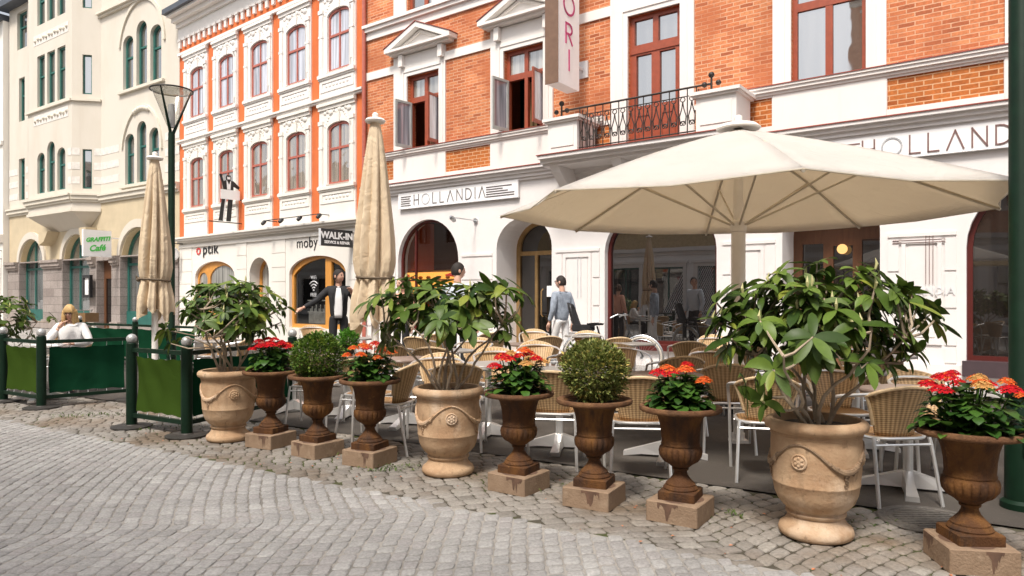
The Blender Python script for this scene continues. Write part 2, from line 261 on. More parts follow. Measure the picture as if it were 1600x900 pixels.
# ---------------------------------------------------------------- mesh builder
class MB:
    def __init__(s): s.v = []; s.f = []; s.uv = {}; s.mi = {}; s.cur = 0
    def add(s, vs, fs):
        o = len(s.v); s.v += [tuple(p) for p in vs]
        for f in fs:
            if s.cur: s.mi[len(s.f)] = s.cur
            s.f.append(tuple(i+o for i in f))
        return o
    def box(s, x0, x1, y0, y1, z0, z1, M=None):
        vs = [(x0,y0,z0),(x1,y0,z0),(x1,y1,z0),(x0,y1,z0),(x0,y0,z1),(x1,y0,z1),(x1,y1,z1),(x0,y1,z1)]
        if M is not None: vs = [M @ Vector(p) for p in vs]
        s.add(vs, [(0,3,2,1),(4,5,6,7),(0,1,5,4),(1,2,6,5),(2,3,7,6),(3,0,4,7)]); return s
    def bbox(s, x0, x1, y0, y1, z0, z1, b=.01, M=None):
        """box with bevelled vertical edges and a bevelled top"""
        def ring(i, z): return [(x0+i+b,y0+i,z),(x1-i-b,y0+i,z),(x1-i,y0+i+b,z),(x1-i,y1-i-b,z),(x1-i-b,y1-i,z),(x0+i+b,y1-i,z),(x0+i,y1-i-b,z),(x0+i,y0+i+b,z)]
        vs = ring(0,z0)+ring(0,z1-b)+ring(b,z1)
        if M is not None: vs = [M @ Vector(p) for p in vs]
        fs = [tuple(reversed(range(8))), tuple(range(16,24))]
        for k in (0,8):
            for i in range(8): fs.append((k+i, k+(i+1)%8, k+8+(i+1)%8, k+8+i))
        s.add(vs, fs); return s
    def tube(s, pts, r, n=8, closed=False, cap=True):
        pts = [Vector(p) for p in pts]; N = len(pts)
        rs = r if isinstance(r, (list, tuple)) else [r]*N
        vs = []; up = None
        for i, p in enumerate(pts):
            a = pts[(i-1) % N] if (closed or i > 0) else p; c = pts[(i+1) % N] if (closed or i < N-1) else p
            t = (c-a).normalized() if (c-a).length > 1e-9 else Vector((0,0,1))
            if up is None: up = Vector((0,0,1)) if abs(t.z) < .9 else Vector((1,0,0))
            x = up.cross(t)
            if x.length < 1e-6: x = Vector((1,0,0)).cross(t)
            x.normalize(); y = t.cross(x).normalized(); up = y
            for k in range(n):
                q = 2*pi*k/n; vs.append(p + x*(rs[i]*cos(q)) + y*(rs[i]*sin(q)))
        fs = []
        for i in range(N if closed else N-1):
            j = (i+1) % N
            for k in range(n): fs.append((i*n+k, i*n+(k+1)%n, j*n+(k+1)%n, j*n+k))
        if cap and not closed: fs.append(tuple(reversed(range(n)))); fs.append(tuple((N-1)*n+k for k in range(n)))
        s.add(vs, fs); return s
    def lathe(s, prof, n=40, c=(0,0,0), fn=None, caps=True, M=None):
        vs = []
        for r, z in prof:
            for k in range(n):
                q = 2*pi*k/n; rr = r*(fn(q, z) if fn else 1)
                vs.append((c[0]+rr*cos(q), c[1]+rr*sin(q), c[2]+z))
        if M is not None: vs = [M @ Vector(p) for p in vs]
        fs = []
        for i in range(len(prof)-1):
            for k in range(n): fs.append((i*n+k, i*n+(k+1)%n, (i+1)*n+(k+1)%n, (i+1)*n+k))
        if caps: fs.append(tuple(reversed(range(n)))); fs.append(tuple((len(prof)-1)*n+k for k in range(n)))
        s.add(vs, fs); return s
    def sphere(s, c, r, n=16, m=10, sz=1.0, M=None):
        prof = [(r*sin(pi*i/m)+1e-5, -r*sz*cos(pi*i/m)) for i in range(m+1)]
        return s.lathe(prof, n, c, caps=False, M=M)
    def plate(s, outer, holes, y0, y1, M=None, back=False):
        """polygon with holes in the XZ plane, front at y0, edges running back to y1"""
        bm = bmesh.new(); ed = []
        for lp in [outer]+holes:
            bv = [bm.verts.new((p[0], y0, p[1])) for p in lp]
            ed += [bm.edges.new((bv[i], bv[(i+1) % len(bv)])) for i in range(len(bv))]
        bmesh.ops.triangle_fill(bm, use_beauty=True, use_dissolve=False, edges=ed, normal=(0,-1,0))
        bm.verts.index_update(); vs = [v.co.copy() for v in bm.verts]
        fs = []
        for f in bm.faces:
            q = [v.index for v in f.verts]
            if f.normal.y > 0: q.reverse()
            fs.append(q)
        bm.free()
        tf = (lambda p: M @ Vector(p)) if M is not None else (lambda p: p)
        s.add([tf(v) for v in vs], fs)
        if back: s.add([tf((v[0], y1, v[2])) for v in vs], [tuple(reversed(f)) for f in fs])
        for lp in [outer]+holes:
            n = len(lp); vv = [tf((p[0], y0, p[1])) for p in lp]+[tf((p[0], y1, p[1])) for p in lp]
            s.add(vv, [(i, (i+1)%n, n+(i+1)%n, n+i) for i in range(n)])
        return s
    def build(s, name, m, parent=None, smooth=False, ang=35, loc=None, rot=None, tag=None):
        me = bpy.data.meshes.new(name); me.from_pydata(s.v, [], s.f)
        for x in (m if isinstance(m, (list, tuple)) else [m]): me.materials.append(x)
        for i, k in s.mi.items(): me.polygons[i].material_index = k
        if s.uv:
            ul = me.uv_layers.new(name='UVMap')
            for lp in me.loops:
                if lp.vertex_index in s.uv: ul.data[lp.index].uv = s.uv[lp.vertex_index]
        bm = bmesh.new(); bm.from_mesh(me); bmesh.ops.recalc_face_normals(bm, faces=bm.faces[:]) if len(s.f) < 60000 and not getattr(s, 'norecalc', False) else None
        bm.to_mesh(me); bm.free()
        if smooth: me.shade_smooth(); me.set_sharp_from_angle(angle=radians(ang))
        o = bpy.data.objects.new(name, me); COL.objects.link(o)
        if parent: o.parent = parent
        if loc is not None: o.location = loc
        if rot is not None: o.rotation_euler = (0,0,rot) if not hasattr(rot, '__len__') else rot
        return o
def tag(o, label, cat, group=None, kind=None):
    o['label'] = label; o['category'] = cat
    if group: o['group'] = group
    if kind: o['kind'] = kind
    return o
def struct(o): o['kind'] = 'structure'; return o
def thing(name, label, cat, loc=(0,0,0), rot=0, group=None):
    o = bpy.data.objects.new(name, None); COL.objects.link(o); o.empty_display_size = .2
    o.location = loc; o.rotation_euler = (0,0,rot); return tag(o, label, cat, group)
def kids(o): return [c for c in bpy.data.objects if c.parent == o]
def dup(root, loc, rot, label, group=None, tree=None):
    tree = tree or [(c, kids(c)) for c in kids(root)]
    r = root.copy(); COL.objects.link(r); r.location = loc; r.rotation_euler = (0,0,rot); r['label'] = label
    if group: r['group'] = group
    for c0, gs in tree:
        c = c0.copy(); COL.objects.link(c); c.parent = r
        for g in gs:
            d = g.copy(); COL.objects.link(d); d.parent = c
    return r
def arch(x0, x1, z0, zs, rise, n=18, inset=0):
    """outline of an opening: straight jambs up to zs, elliptical head"""
    x0 += inset; x1 -= inset; z0 += inset; cx = (x0+x1)/2; a = (x1-x0)/2; rise = max(rise-inset*.9, .001) if rise > .01 else 0
    if rise == 0: return [(x0,z0),(x1,z0),(x1,zs-inset),(x0,zs-inset)]
    return [(x0,z0),(x1,z0)]+[(cx+a*cos(pi*i/n), zs+rise*sin(pi*i/n)) for i in range(n+1)]
def text_mesh(s, size, extrude=.004, offset=0.0, shear=0.0, align='CENTER', spacing=1.0):
    cu = bpy.data.curves.new('lettering', 'FONT'); cu.body = s; cu.size = size; cu.extrude = extrude; cu.offset = offset; cu.shear = shear
    cu.align_x = align; cu.align_y = 'CENTER'; cu.space_character = spacing; cu.resolution_u = 3
    o = bpy.data.objects.new('lettering', cu); COL.objects.link(o)
    dg = bpy.context.evaluated_depsgraph_get(); dg.update()
    me = bpy.data.meshes.new_from_object(o.evaluated_get(dg)); bpy.data.objects.remove(o); bpy.data.curves.remove(cu)
    return me
def text(s, size, m, parent, loc, rot=(pi/2,0,0), name='lettering', sx=1.0, **kw):
    me = text_mesh(s, size, **kw); me.materials.clear(); me.materials.append(m)
    o = bpy.data.objects.new(name, me); COL.objects.link(o); o.parent = parent; o.location = loc; o.rotation_euler = rot; o.scale = (sx,1,1); return o
STROKES = {'H': [[(0,0),(0,1)],[(.62,0),(.62,1)],[(0,.5),(.62,.5)]], 'L': [[(0,1),(0,0),(.5,0)]], 'A': [[(0,0),(.38,1),(.76,0)]],
 'N': [[(0,0),(0,1),(.66,0),(.66,1)]], 'D': [[(0,0),(0,1)]+[(.18+.5*sin(pi*i/10), .5+.5*cos(pi*i/10)) for i in range(11)]+[(0,0)]], 'I': [[(0,0),(0,1)]],
 'O': [[(.5+.5*cos(2*pi*i/24), .5+.5*sin(2*pi*i/24)) for i in range(25)]], 'R': [[(0,0),(0,1)]+[(.3+.28*sin(pi*i/8), .74+.26*cos(pi*i/8)) for i in range(9)]+[(0,.48)], [(.25,.48),(.6,0)]]}
WID = {'H':.62,'L':.5,'A':.76,'N':.66,'D':.68,'I':0,'O':1.0,'R':.6}
def stroke_letter(mb, ch, x, z, h, y, w):
    """thin geometric signwriter's letter built from flat bars in the XZ plane"""
    for path in STROKES[ch]:
        for a, b in zip(path, path[1:]):
            ax, az, bx, bz = x+a[0]*h, z+a[1]*h, x+b[0]*h, z+b[1]*h
            dx, dz = bx-ax, bz-az; l = math.hypot(dx, dz)
            if l < 1e-6: continue
            ux, uz = dx/l*w/2, dz/l*w/2; px, pz = -uz, ux
            q = [(ax-ux+px,az-uz+pz),(ax-ux-px,az-uz-pz),(bx+ux-px,bz+uz-pz),(bx+ux+px,bz+uz+pz)]
            vs = [(p[0],y,p[1]) for p in q]+[(p[0],y+.008,p[1]) for p in q]
            mb.add(vs, [(0,1,2,3),(7,6,5,4),(0,4,5,1),(1,5,6,2),(2,6,7,3),(3,7,4,0)])
# ---------------------------------------------------------------- palette
M_plaster = mat_layers('white_plaster', (.74,.705,.685), [((.66,.62,.59),1.1,(1,1,.3),.46,.70,.6),((.78,.75,.73),6,(1,1,1),.5,.7,.5),((.52,.47,.43),2.2,(1.5,1.5,.12),.62,.80,.35)], .85, .15, 60, .2)
M_plaster2 = mat_layers('cream_stucco', (.755,.72,.665), [((.67,.63,.57),1.3,(1,1,.3),.46,.70,.6),((.50,.45,.40),2.4,(1.5,1.5,.12),.62,.80,.3)], .85, .2, 50, .2)
M_trim = mat_layers('white_trim', (.77,.735,.70), [((.70,.66,.62),1.6,(1,1,.4),.46,.70,.55),((.54,.49,.45),3,(1.5,1.5,.15),.62,.80,.3)], .8, .12, 70, .2)
M_cream = mat_layers('cream_render', (.61,.56,.485), [((.54,.485,.40),.9,(1,1,.35),.45,.68,.6),((.50,.43,.35),1.8,(1.5,1.5,.12),.62,.80,.35)], .85, .15, 60, .2)
M_cream2 = mat('ochre_render', (.52,.43,.29), .85, var=.08, scale=1.5, bump=.08, bscale=70)
M_creamtrim = mat('pale_cream_trim', (.62,.57,.48), .85, var=.05, scale=2)
M_redwall = mat_layers('red_painted_stucco', (.62,.165,.055), [((.52,.125,.045),3,(1,1,.4),.45,.66,.7)], .8, .15, 60, .2)
M_brick = mat_brick('orange_brick', [(.34,.095,.040),(.50,.155,.062),(.58,.205,.085),(.53,.17,.068),(.64,.26,.115),(.49,.14,.055),(.56,.19,.075)], (.64,.38,.24), bw=.25, rh=.075, ms=.008, bump=.45, warp=.014, wscale=6, stain=(.43,.125,.05))
M_brickdark = mat_brick('glazed_orange_brick', [(.32,.085,.018),(.48,.15,.035),(.40,.11,.025)], (.60,.36,.20), bw=.25, rh=.085, ms=.009, bump=.3)
M_redmetal = mat('red_flashing', (.30,.07,.05), .5, var=.1)
M_frame_red = mat('red_brown_paint', (.30,.065,.030), .4, var=.12, scale=9)
M_frame_red2 = mat('faded_red_paint', (.42,.12,.085), .45, var=.12, scale=9)
M_frame_dark = mat('dark_red_frame', (.085,.012,.009), .4, var=.1)
M_frame_green = mat('green_frame', (.020,.115,.095), .45, var=.15, scale=7)
M_frame_orange = mat('orange_varnished_wood', (.60,.27,.055), .4, var=.18, scale=5, stretch=(6,6,.7))
M_frame_grey = mat('grey_sash_paint', (.45,.46,.44), .45, var=.08)
M_brass = mat('brass_bronze', (.42,.27,.12), .38, metal=.7, var=.15)
M_darkwood = mat('dark_brown_wood', (.12,.05,.022), .45, var=.2, scale=4, stretch=(5,5,.6))
M_pane_sky = mat_pane('pane_sky_reflection', (.50,.51,.57), .30)  # pale sky reflection painted into the glass colour
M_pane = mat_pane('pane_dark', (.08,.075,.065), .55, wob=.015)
M_pane2 = mat_pane('pane_curtained', (.34,.33,.30), .35)
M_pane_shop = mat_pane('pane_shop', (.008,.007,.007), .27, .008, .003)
M_glass = mat_glass('shop_glass', (.8,.82,.81), 1.56, .01, .004)
M_black = mat('black_paint', (.018,.018,.019), .45, var=.2)
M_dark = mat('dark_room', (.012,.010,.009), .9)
M_iron = mat('wrought_iron', (.035,.028,.024), .5, metal=.3, var=.2)
M_signwhite = mat('sign_white', (.86,.85,.845), .5, var=.02)
M_signgrey = mat('sign_letters_grey', (.10,.08,.08), .5)
M_signbrown = mat('sign_letters_brown', (.20,.11,.10), .5)
M_signpale = mat('sign_letter_pale', (.62,.62,.63), .5)
M_magenta = mat('magenta_letters', (.62,.06,.22), .5)
M_green_txt = mat('green_letters', (.09,.55,.10), .5)
M_red_txt = mat('red_letter', (.6,.04,.04), .5)
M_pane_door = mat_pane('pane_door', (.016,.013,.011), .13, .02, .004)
M_pane_bright = mat_pane('pane_bright_shop', (.16,.17,.165), .5, .02, .02)
M_stone = mat('grey_brown_stone', (.31,.26,.23), .85, var=.18, scale=4, bump=.3, bscale=30)
M_plinth = mat('granite_plinth', (.20,.18,.17), .8, var=.2, scale=25, bump=.2, bscale=60)
M_roof = mat('grey_zinc_roof', (.09,.10,.12), .5, metal=.3, var=.1)
M_paving = mat_setts('street_setts', [(.29,.27,.25),(.38,.36,.335),(.32,.295,.275),(.42,.40,.375),(.345,.32,.30)], (.30,.28,.255), lx=.118, ly=.102, jw=.050, rnd=.34, warp=.10, wscale=1.3, rot=radians(-97), arc=.20, arcw=3.0, bump=.7, rough=.78, bdist=.018, big=(.80,1.16))
M_sett = mat_stone_setts('grey_sett_stone', [(.275,.263,.25),(.34,.327,.312),(.30,.287,.273),(.37,.357,.34),(.315,.295,.283),(.29,.279,.267),(.355,.342,.324)])
M_sett2 = mat_stone_setts('edge_sett_stone', [(.215,.195,.17),(.295,.27,.24),(.25,.225,.20),(.325,.30,.265),(.20,.175,.15)], (.165,.115,.072), .70, 1.12)
M_joint = mat_layers('sandy_joint', (.33,.305,.275), [((.13,.12,.105),.8,(1,1,1),.46,.64,.85),((.40,.37,.33),20,(1,1,1),.52,.7,.6)], .95, .8, 60, .1)
M_joint2 = mat_layers('mossy_joint', (.085,.075,.058), [((.065,.080,.024),1.6,(1,1,1),.46,.58,.9),((.16,.14,.11),14,(1,1,1),.56,.7,.6)], .95, .8, 60, .1)
M_band = mat_setts('edge_setts', [(.27,.245,.22),(.355,.325,.295),(.30,.27,.245),(.24,.21,.185)], (.105,.095,.078), lx=.150, ly=.118, jw=.045, rnd=.36, warp=.12, wscale=1.2, rot=radians(-58), arc=.25, arcw=2.4, bump=.8, rough=.85, moss=(.07,.085,.028), stain=(.21,.15,.10), bdist=.02, big=(.75,1.1))
M_terrace = mat_layers('dark_terrace_asphalt', (.070,.060,.051), [((.036,.032,.028),.9,(1,1,1),.48,.62,.7),((.12,.105,.09),2.4,(1,1,1),.56,.72,.6),((.17,.15,.13),45,(1,1,1),.62,.72,.5)], .8, .5, 150, .3)
M_terra = mat_layers('terracotta', (.50,.345,.215), [((.38,.235,.135),4.5,(1,1,1),.42,.62,.85),((.64,.51,.385),3.2,(1,1,.7),.52,.70,.75),((.20,.135,.085),26,(1,1,.5),.60,.70,.7),((.24,.17,.11),6,(2,2,.35),.56,.72,.55)], .88, .55, 45, .15)
M_terradark = mat('weathered_terracotta', (.23,.155,.095), .85, var=.3, scale=16, bump=.4, bscale=60)
M_rust = mat_layers('rusty_cast_iron', (.080,.034,.013), [((.185,.082,.022),4.0,(1,1,.6),.48,.66,.9),((.035,.020,.014),6.5,(1.5,1.5,.4),.50,.66,.85),((.23,.115,.04),30,(1,1,1),.62,.72,.6)], .8, .7, 90, .25)
M_rustlip = mat_layers('rusty_rim', (.135,.066,.034), [((.21,.11,.052),9,(1,1,1),.48,.62,.8),((.06,.035,.022),12,(1,1,1),.52,.68,.7)], .85, .7, 90, .2)
M_block = mat_layers('sandstone_block', (.285,.20,.135), [((.22,.15,.10),9,(1,1,1),.45,.65,.7),((.38,.285,.20),14,(1,1,1),.55,.70,.6),((.11,.075,.05),5,(1,1,.6),.60,.74,.7)], .9, .6, 80, .15)
M_stain = mat('rust_wet_stain', (.125,.07,.045), .8, var=.3, scale=20)
M_soil = mat('potting_soil', (.035,.024,.016), .95, var=.4, scale=40, bump=.6, bscale=60)
M_bark = mat('pale_bark', (.36,.285,.205), .85, var=.25, scale=18, bump=.3, bscale=60)
M_leaf = mat_leaf('rhododendron_leaf', (.020,.048,.009), (.125,.195,.032), .42, .18, spec=.22)
M_leafpale = mat_leaf('young_leaf', (.09,.15,.04), (.17,.22,.08), .45, .25)
M_bud = mat('pale_bud', (.50,.47,.22), .6, var=.2)
M_leafflower = mat_leaf('flower_leaf', (.012,.045,.008), (.065,.15,.022), .42, .2)
M_box = mat_leaf('boxwood_leaf', (.034,.080,.012), (.15,.25,.040), .45, .2, spec=.2)
M_herb = mat_leaf('bright_herb', (.06,.20,.02), (.15,.36,.05), .4, .3)
M_fred = mat_leaf('red_petal', (.36,.004,.010), (.58,.012,.020), .6, .12, spec=.1)
M_forange = mat_leaf('orange_petal', (.55,.06,.012), (.70,.17,.035), .6, .12, spec=.1)
M_fpeach = mat_leaf('peach_petal', (.50,.22,.07), (.55,.36,.12), .6, .15, spec=.1)
M_canvas = mat_cloth('parasol_canvas', (.70,.685,.665), .44, .04, (.90,.79,.62))
M_canvas_closed = mat_cloth('furled_canvas', (.70,.565,.40), .12)
M_cord = mat('furling_strap', (.13,.095,.06), .8)
M_polecream = mat('cream_painted_pole', (.86,.82,.76), .4, var=.05)
M_rib = mat('parasol_rib', (.62,.55,.44), .5, var=.1)
M_gpaint = mat('dark_green_paint', (.004,.019,.009), .5, var=.2, scale=12, spec=.22)
M_gcanvas = mat_cloth('lit_green_canvas', (.038,.070,.012), .08, .07, None, .16)  # street-facing panels: the light on them is put into the colour
M_gcanvas2 = mat_cloth('shaded_green_canvas', (.008,.046,.022), .15, .10, None, .18)  # same green canvas, its shade painted in as a darker colour
M_alu = mat('polished_aluminium', (.80,.79,.77), .30, metal=.72, var=.05)
M_wicker = mat_weave('woven_wicker', (.68,.47,.25), (.22,.125,.052), 28, 60)
M_wickerseat = mat_weave('woven_seat', (.42,.24,.10), (.15,.075,.03), 40, 40)
M_wrap = mat('tan_binding', (.60,.44,.26), .5, var=.2, scale=30, bump=.3, bscale=120)
M_table = mat('worn_tabletop', (.24,.175,.14), .35, var=.12, scale=6, spec=.6)
M_table2 = mat('grey_tabletop', (.30,.275,.25), .35, var=.1, scale=6, spec=.6)
M_skin = mat('skin', (.60,.35,.25), .5, var=.06, scale=20)
M_denim = mat('washed_denim', (.28,.32,.38), .85, var=.25, scale=14, bump=.8, bscale=14)
M_white_cloth = mat('white_cloth', (.78,.77,.76), .8, var=.06, bump=.7, bscale=14)
M_blackcloth = mat('black_cloth', (.014,.014,.016), .8, var=.3, bump=.7, bscale=14)
M_shirtblue = mat('pale_blue_shirt', (.55,.60,.66), .8, var=.05)
M_peach = mat('peach_cloth', (.70,.36,.26), .8, var=.06)
M_hairdark = mat('dark_hair', (.018,.012,.009), .75, var=.3, scale=40, stretch=(6,6,1))
M_hairbrown = mat('brown_hair', (.07,.035,.018), .75, var=.3, scale=40, stretch=(6,6,1))
M_hairblond = mat('blond_hair', (.58,.38,.16), .65, var=.3, scale=30, stretch=(6,6,1))
M_eye = mat('dark_eye', (.02,.014,.012), .3)
M_lips = mat('lips', (.42,.14,.12), .5)
M_glow = mat_emit('lit_bakery_shelf', (1.0,.42,.08), 1.1)
M_lampglow = mat_emit('warm_lamp', (1.0,.55,.2), .9)
M_shade = mat_glass('lamp_cone_glass', (.82,.82,.80), 1.58, .15)
M_tyre = mat('tyre_rubber', (.03,.03,.03), .8)
M_tyrecream = mat('cream_tyre', (.55,.50,.43), .7)
M_steel = mat('brushed_steel', (.55,.56,.57), .3, metal=.9)
M_redplast = mat('red_enamel', (.45,.02,.03), .4)
M_castiron = mat('cast_iron_lid', (.055,.05,.045), .6, metal=.4, var=.3, scale=30, bump=.4, bscale=60)
M_weed = mat_leaf('weed_green', (.05,.09,.02), (.10,.15,.04), .6, .2)
M_opp = mat('opposite_stucco', (.70,.66,.60), .85, var=.06)
# ---------------------------------------------------------------- facade frames (street front of each house)
AB, AM, AC = radians(36.437), radians(39.278), radians(34.509)
PB, PM, PC = (7.3, 11.0), (-4.0108, 19.3502), (-12.3462, 26.1673)
def FW(P, a, lx, d=0.0, z=0.0): return (P[0]+lx*cos(a)-sin(a)*d, P[1]-lx*sin(a)-cos(a)*d, z)
def FB(lx, d=0, z=0): return FW(PB, AB, lx, d, z)
def FM(lx, d=0, z=0): return FW(PM, AM, lx, d, z)
def FC(lx, d=0, z=0): return FW(PC, AC, lx, d, z)

def window(par, poly, inner, y, mframe, mpane, vbars=(), hbars=(), bw=.05, name='window', d=.07):
    """frame with mullions as one part, its glass as a sub-part"""
    f = MB(); f.plate(poly, [inner], y, y+d)
    xs = [p[0] for p in inner]; zs = [p[1] for p in inner]; x0, x1, z0, z1 = min(xs), max(xs), min(zs), max(zs)
    def top_at(x):
        best = z1
        for a, b in zip(inner, inner[1:]+inner[:1]):
            if (a[0]-x)*(b[0]-x) <= 0 and abs(a[0]-b[0]) > 1e-6:
                z = a[1]+(b[1]-a[1])*(x-a[0])/(b[0]-a[0])
                if z > z0+.3*(z1-z0): best = z
        return best
    for vx in vbars: f.box(vx-bw/2, vx+bw/2, y+.008, y+d-.006, z0-.003, top_at(vx)+.004)
    for hz in hbars: f.box(x0-.003, x1+.003, y+.003, y+d-.003, hz-bw*.6, hz+bw*.6)
    w = f.build(name, mframe, par)
    p = MB(); p.plate(inner, [], y+d*.6, y+d*.6+.01); p.build('pane', mpane, w)
    return w
def courses(mb, x0, x1, rows, yb=.03):
    """stacked horizontal mouldings [(z0, z1, projection)]"""
    for z0, z1, pr in rows: mb.box(x0, x1, -pr, yb, z0, z1)
    return mb

# ================================================================= the brick house with the restaurant
bb = thing('brick_building', 'orange brick house with white window surrounds, iron balcony and white arched restaurant front', 'building', (PB[0], PB[1], 0), -AB)
X0, X1, ZT = -14.05, 7.0, 11.2
A_A = (-12.82, -10.72, .55, 2.35, 1.05); A_B = (-9.53, -7.97, .12, 2.55, .70); A_C = (-6.63, -4.20, .45, 2.35, .95)
A_D = (-2.98, -1.39, .12, 2.55, .75); A_E = (-.17, 2.1, .40, 2.2, 1.10); A_F = (3.4, 5.4, .40, 2.2, 1.10)
gops = [arch(*a) for a in (A_A, A_B, A_C, A_D, A_E, A_F)]
g = MB(); g.plate([(X0,.0),(X1,.0),(X1,4.22),(X0,4.22)], gops, 0, .35)
# rustication: thin recessed look made by raised blocks on the piers
for (a, b) in ((X0+.05,-12.9),(-10.6,-9.65),(-7.85,-6.75),(-4.08,-3.1),(-1.27,-.3),(2.25,3.3)):
    w = b-a
    for z0, z1 in ((.36,.60),(.64,1.20),(1.24,1.80),(1.84,2.36)):
        if w < .95: g.box(a, b, -.022, .01, z0, z1)
        else:
            g.box(a, a+.16, -.022, .01, z0, z1); g.box(b-.16, b, -.022, .01, z0, z1)
    if w >= .95:
        g.plate([(a+.2,.64),(b-.2,.64),(b-.2,2.36),(a+.2,2.36)], [[(a+.26,.72),(b-.26,.72),(b-.26,2.28),(a+.26,2.28)]], -.03, .01)
        g.box(a+.30, b-.30, -.014, .01, .76, 2.24)
    g.box(a, b, -.03, .01, 2.40, 2.46)
g.build('ground_floor_wall', M_plaster, bb)
for (a, b) in ((X0,-12.86),(-10.68,-9.57),(-7.93,-6.67),(-4.16,-3.02),(-1.35,-.21),(2.14,3.36),(5.44,X1)): pl = MB(); pl.box(a, b, -.05, .02, 0, .33); pl.build('plinth', M_plaster, bb)
# upper wall
U = {'w1': (-12.46,-11.34,5.25,7.17), 'w2': (-9.30,-8.18,5.25,7.17), 'bd': (-6.07,-4.93,4.47,7.22), 'w3': (-2.82,-1.60,5.22,7.22), 'w4': (.85,2.0,5.22,7.22), 'w5': (3.9,5.1,5.22,7.22)}
def rect(x0,x1,z0,z1): return [(x0,z0),(x1,z0),(x1,z1),(x0,z1)]
UP2 = [rect(x0,x1,8.75,10.6) for (x0,x1,a,b) in U.values()]
w = MB(); w.plate([(X0,4.22),(X1,4.22),(X1,ZT),(X0,ZT)], [rect(*u) for u in U.values()]+UP2, 0, .30); w.build('brick_wall', M_brick, bb)
sur = {'w1': (-12.94,-11.12), 'w2': (-9.68,-7.92), 'bd': (-6.47,-4.64), 'w3': (-3.14,-1.29), 'w4': (.33,2.45), 'w5': (3.5,5.5)}
for k, (a, b) in sur.items():
    u = U[k]; s = MB()
    s.plate(rect(a, b, 4.40, 7.72), [rect(u[0]-.001,u[1]+.001,u[2],u[3])], -.045, .03)
    # raised architrave
    s.plate([(u[0]-.16,u[2]),(u[0]-.10,u[2]),(u[0]-.10,u[3]+.10),(u[1]+.10,u[3]+.10),(u[1]+.10,u[2]),(u[1]+.16,u[2]),(u[1]+.16,u[3]+.16),(u[0]-.16,u[3]+.16)], [], -.065, -.03)
    if k in ('w1','w2'):
        for bx in (u[0]-.20, u[1]+.06): s.box(bx, bx+.14, -.16, -.03, 7.42, 7.72); 
    s.build('window_surround', M_trim, bb)
# white panels between the cornice and the sill, framing the glazed brick panels
for (a, b) in ((X0,-12.94),(-11.12,-9.68),(-7.92,-6.47),(-4.64,-3.14),(-1.29,.33),(2.45,3.5),(5.5,X1)):
    s = MB(); s.plate(rect(a+.002, b-.002, 4.40, 5.14), [rect(a+.012,b-.012,4.53,5.05)], -.040, .02); s.build('panel_border', M_trim, bb)
    s = MB(); s.box(a+.004, b-.004, -.012, .02, 4.50, 5.08); s.build('brick_panel', M_brickdark, bb)
# string courses
for (a, b) in ((X0,-6.62),(-4.5,X1)):
    c = MB(); courses(c, a, b, [(5.09,5.14,.07),(5.14,5.20,.11),(5.20,5.24,.135)]); sb_ = c.build('sill_band', M_trim, bb)
    c = MB(); c.box(a, b, -.15, .03, 5.241, 5.256); c.build('flashing', M_redmetal, sb_)
c = MB(); courses(c, X0, X1, [(4.10,4.16,.06),(4.16,4.24,.11),(4.24,4.31,.17),(4.31,4.37,.24)]); c.build('cornice', M_plaster, bb)
c = MB(); c.box(X0, X1, -.26, .03, 4.371, 4.388); c.build('cornice_flashing', M_redmetal, bb)
for (a, b) in ((X0,-12.94),(-11.12,-9.68),(-7.92,-6.47),(-4.64,-3.14),(-1.29,.33),(2.45,3.5),(5.5,X1)): c = MB(); c.box(a, b, -.04, .02, 7.33, 7.54); c.build('string_course', M_trim, bb)
c = MB(); courses(c, X0, X1, [(8.42,8.62,.05),(8.62,8.72,.12),(8.72,8.80,.17)]); c.build('upper_cornice', M_trim, bb); c = MB(); courses(c, X0, X1, [(10.75,10.95,.10),(10.95,11.1,.25),(11.1,11.25,.4)]); c.build('upper_cornice', M_trim, bb)
for (a, b) in ((-12.94,-11.12),(-9.68,-7.92),(-6.47,-4.64),(-3.14,-1.29)):
    c = MB(); c.plate(rect(a, b, 8.80, 10.75), [rect(a+.45,b-.45,8.81,10.6)], -.045, .02); c.build('window_surround', M_trim, bb)
# pediments above the two casement windows
for k in ('w1','w2'):
    u = U[k]; xa, xb, xc = u[0]-.58, u[1]+.58, (u[0]+u[1])/2; p = MB()
    za, zt = 7.86, 8.40
    p.box(xa, xb, -.30, .02, 7.80, za); p.box(xa+.10, xb-.10, -.20, .02, 7.74, 7.80)
    p.plate([(xa+.14,za),(xb-.14,za),(xc,zt-.10)], [], -.10, .02)
    p.plate([(xa,za),(xa+.22,za),(xc,zt-.13),(xb-.22,za),(xb,za),(xb,za+.05),(xc,zt),(xa,za+.05)], [], -.30, .0)
    p.plate([(xa+.34,za+.02),(xa+.44,za+.02),(xc,zt-.24),(xb-.44,za+.02),(xb-.34,za+.02),(xc,zt-.17)], [], -.15, -.09)
    pd = p.build('pediment', M_trim, bb)
    q = MB(); q.plate([(xa-.02,za+.052),(xc,zt+.003),(xb+.02,za+.052),(xb+.02,za+.070),(xc,zt+.022),(xa-.02,za+.070)], [], -.32, .0); q.build('flashing', M_redmetal, pd)
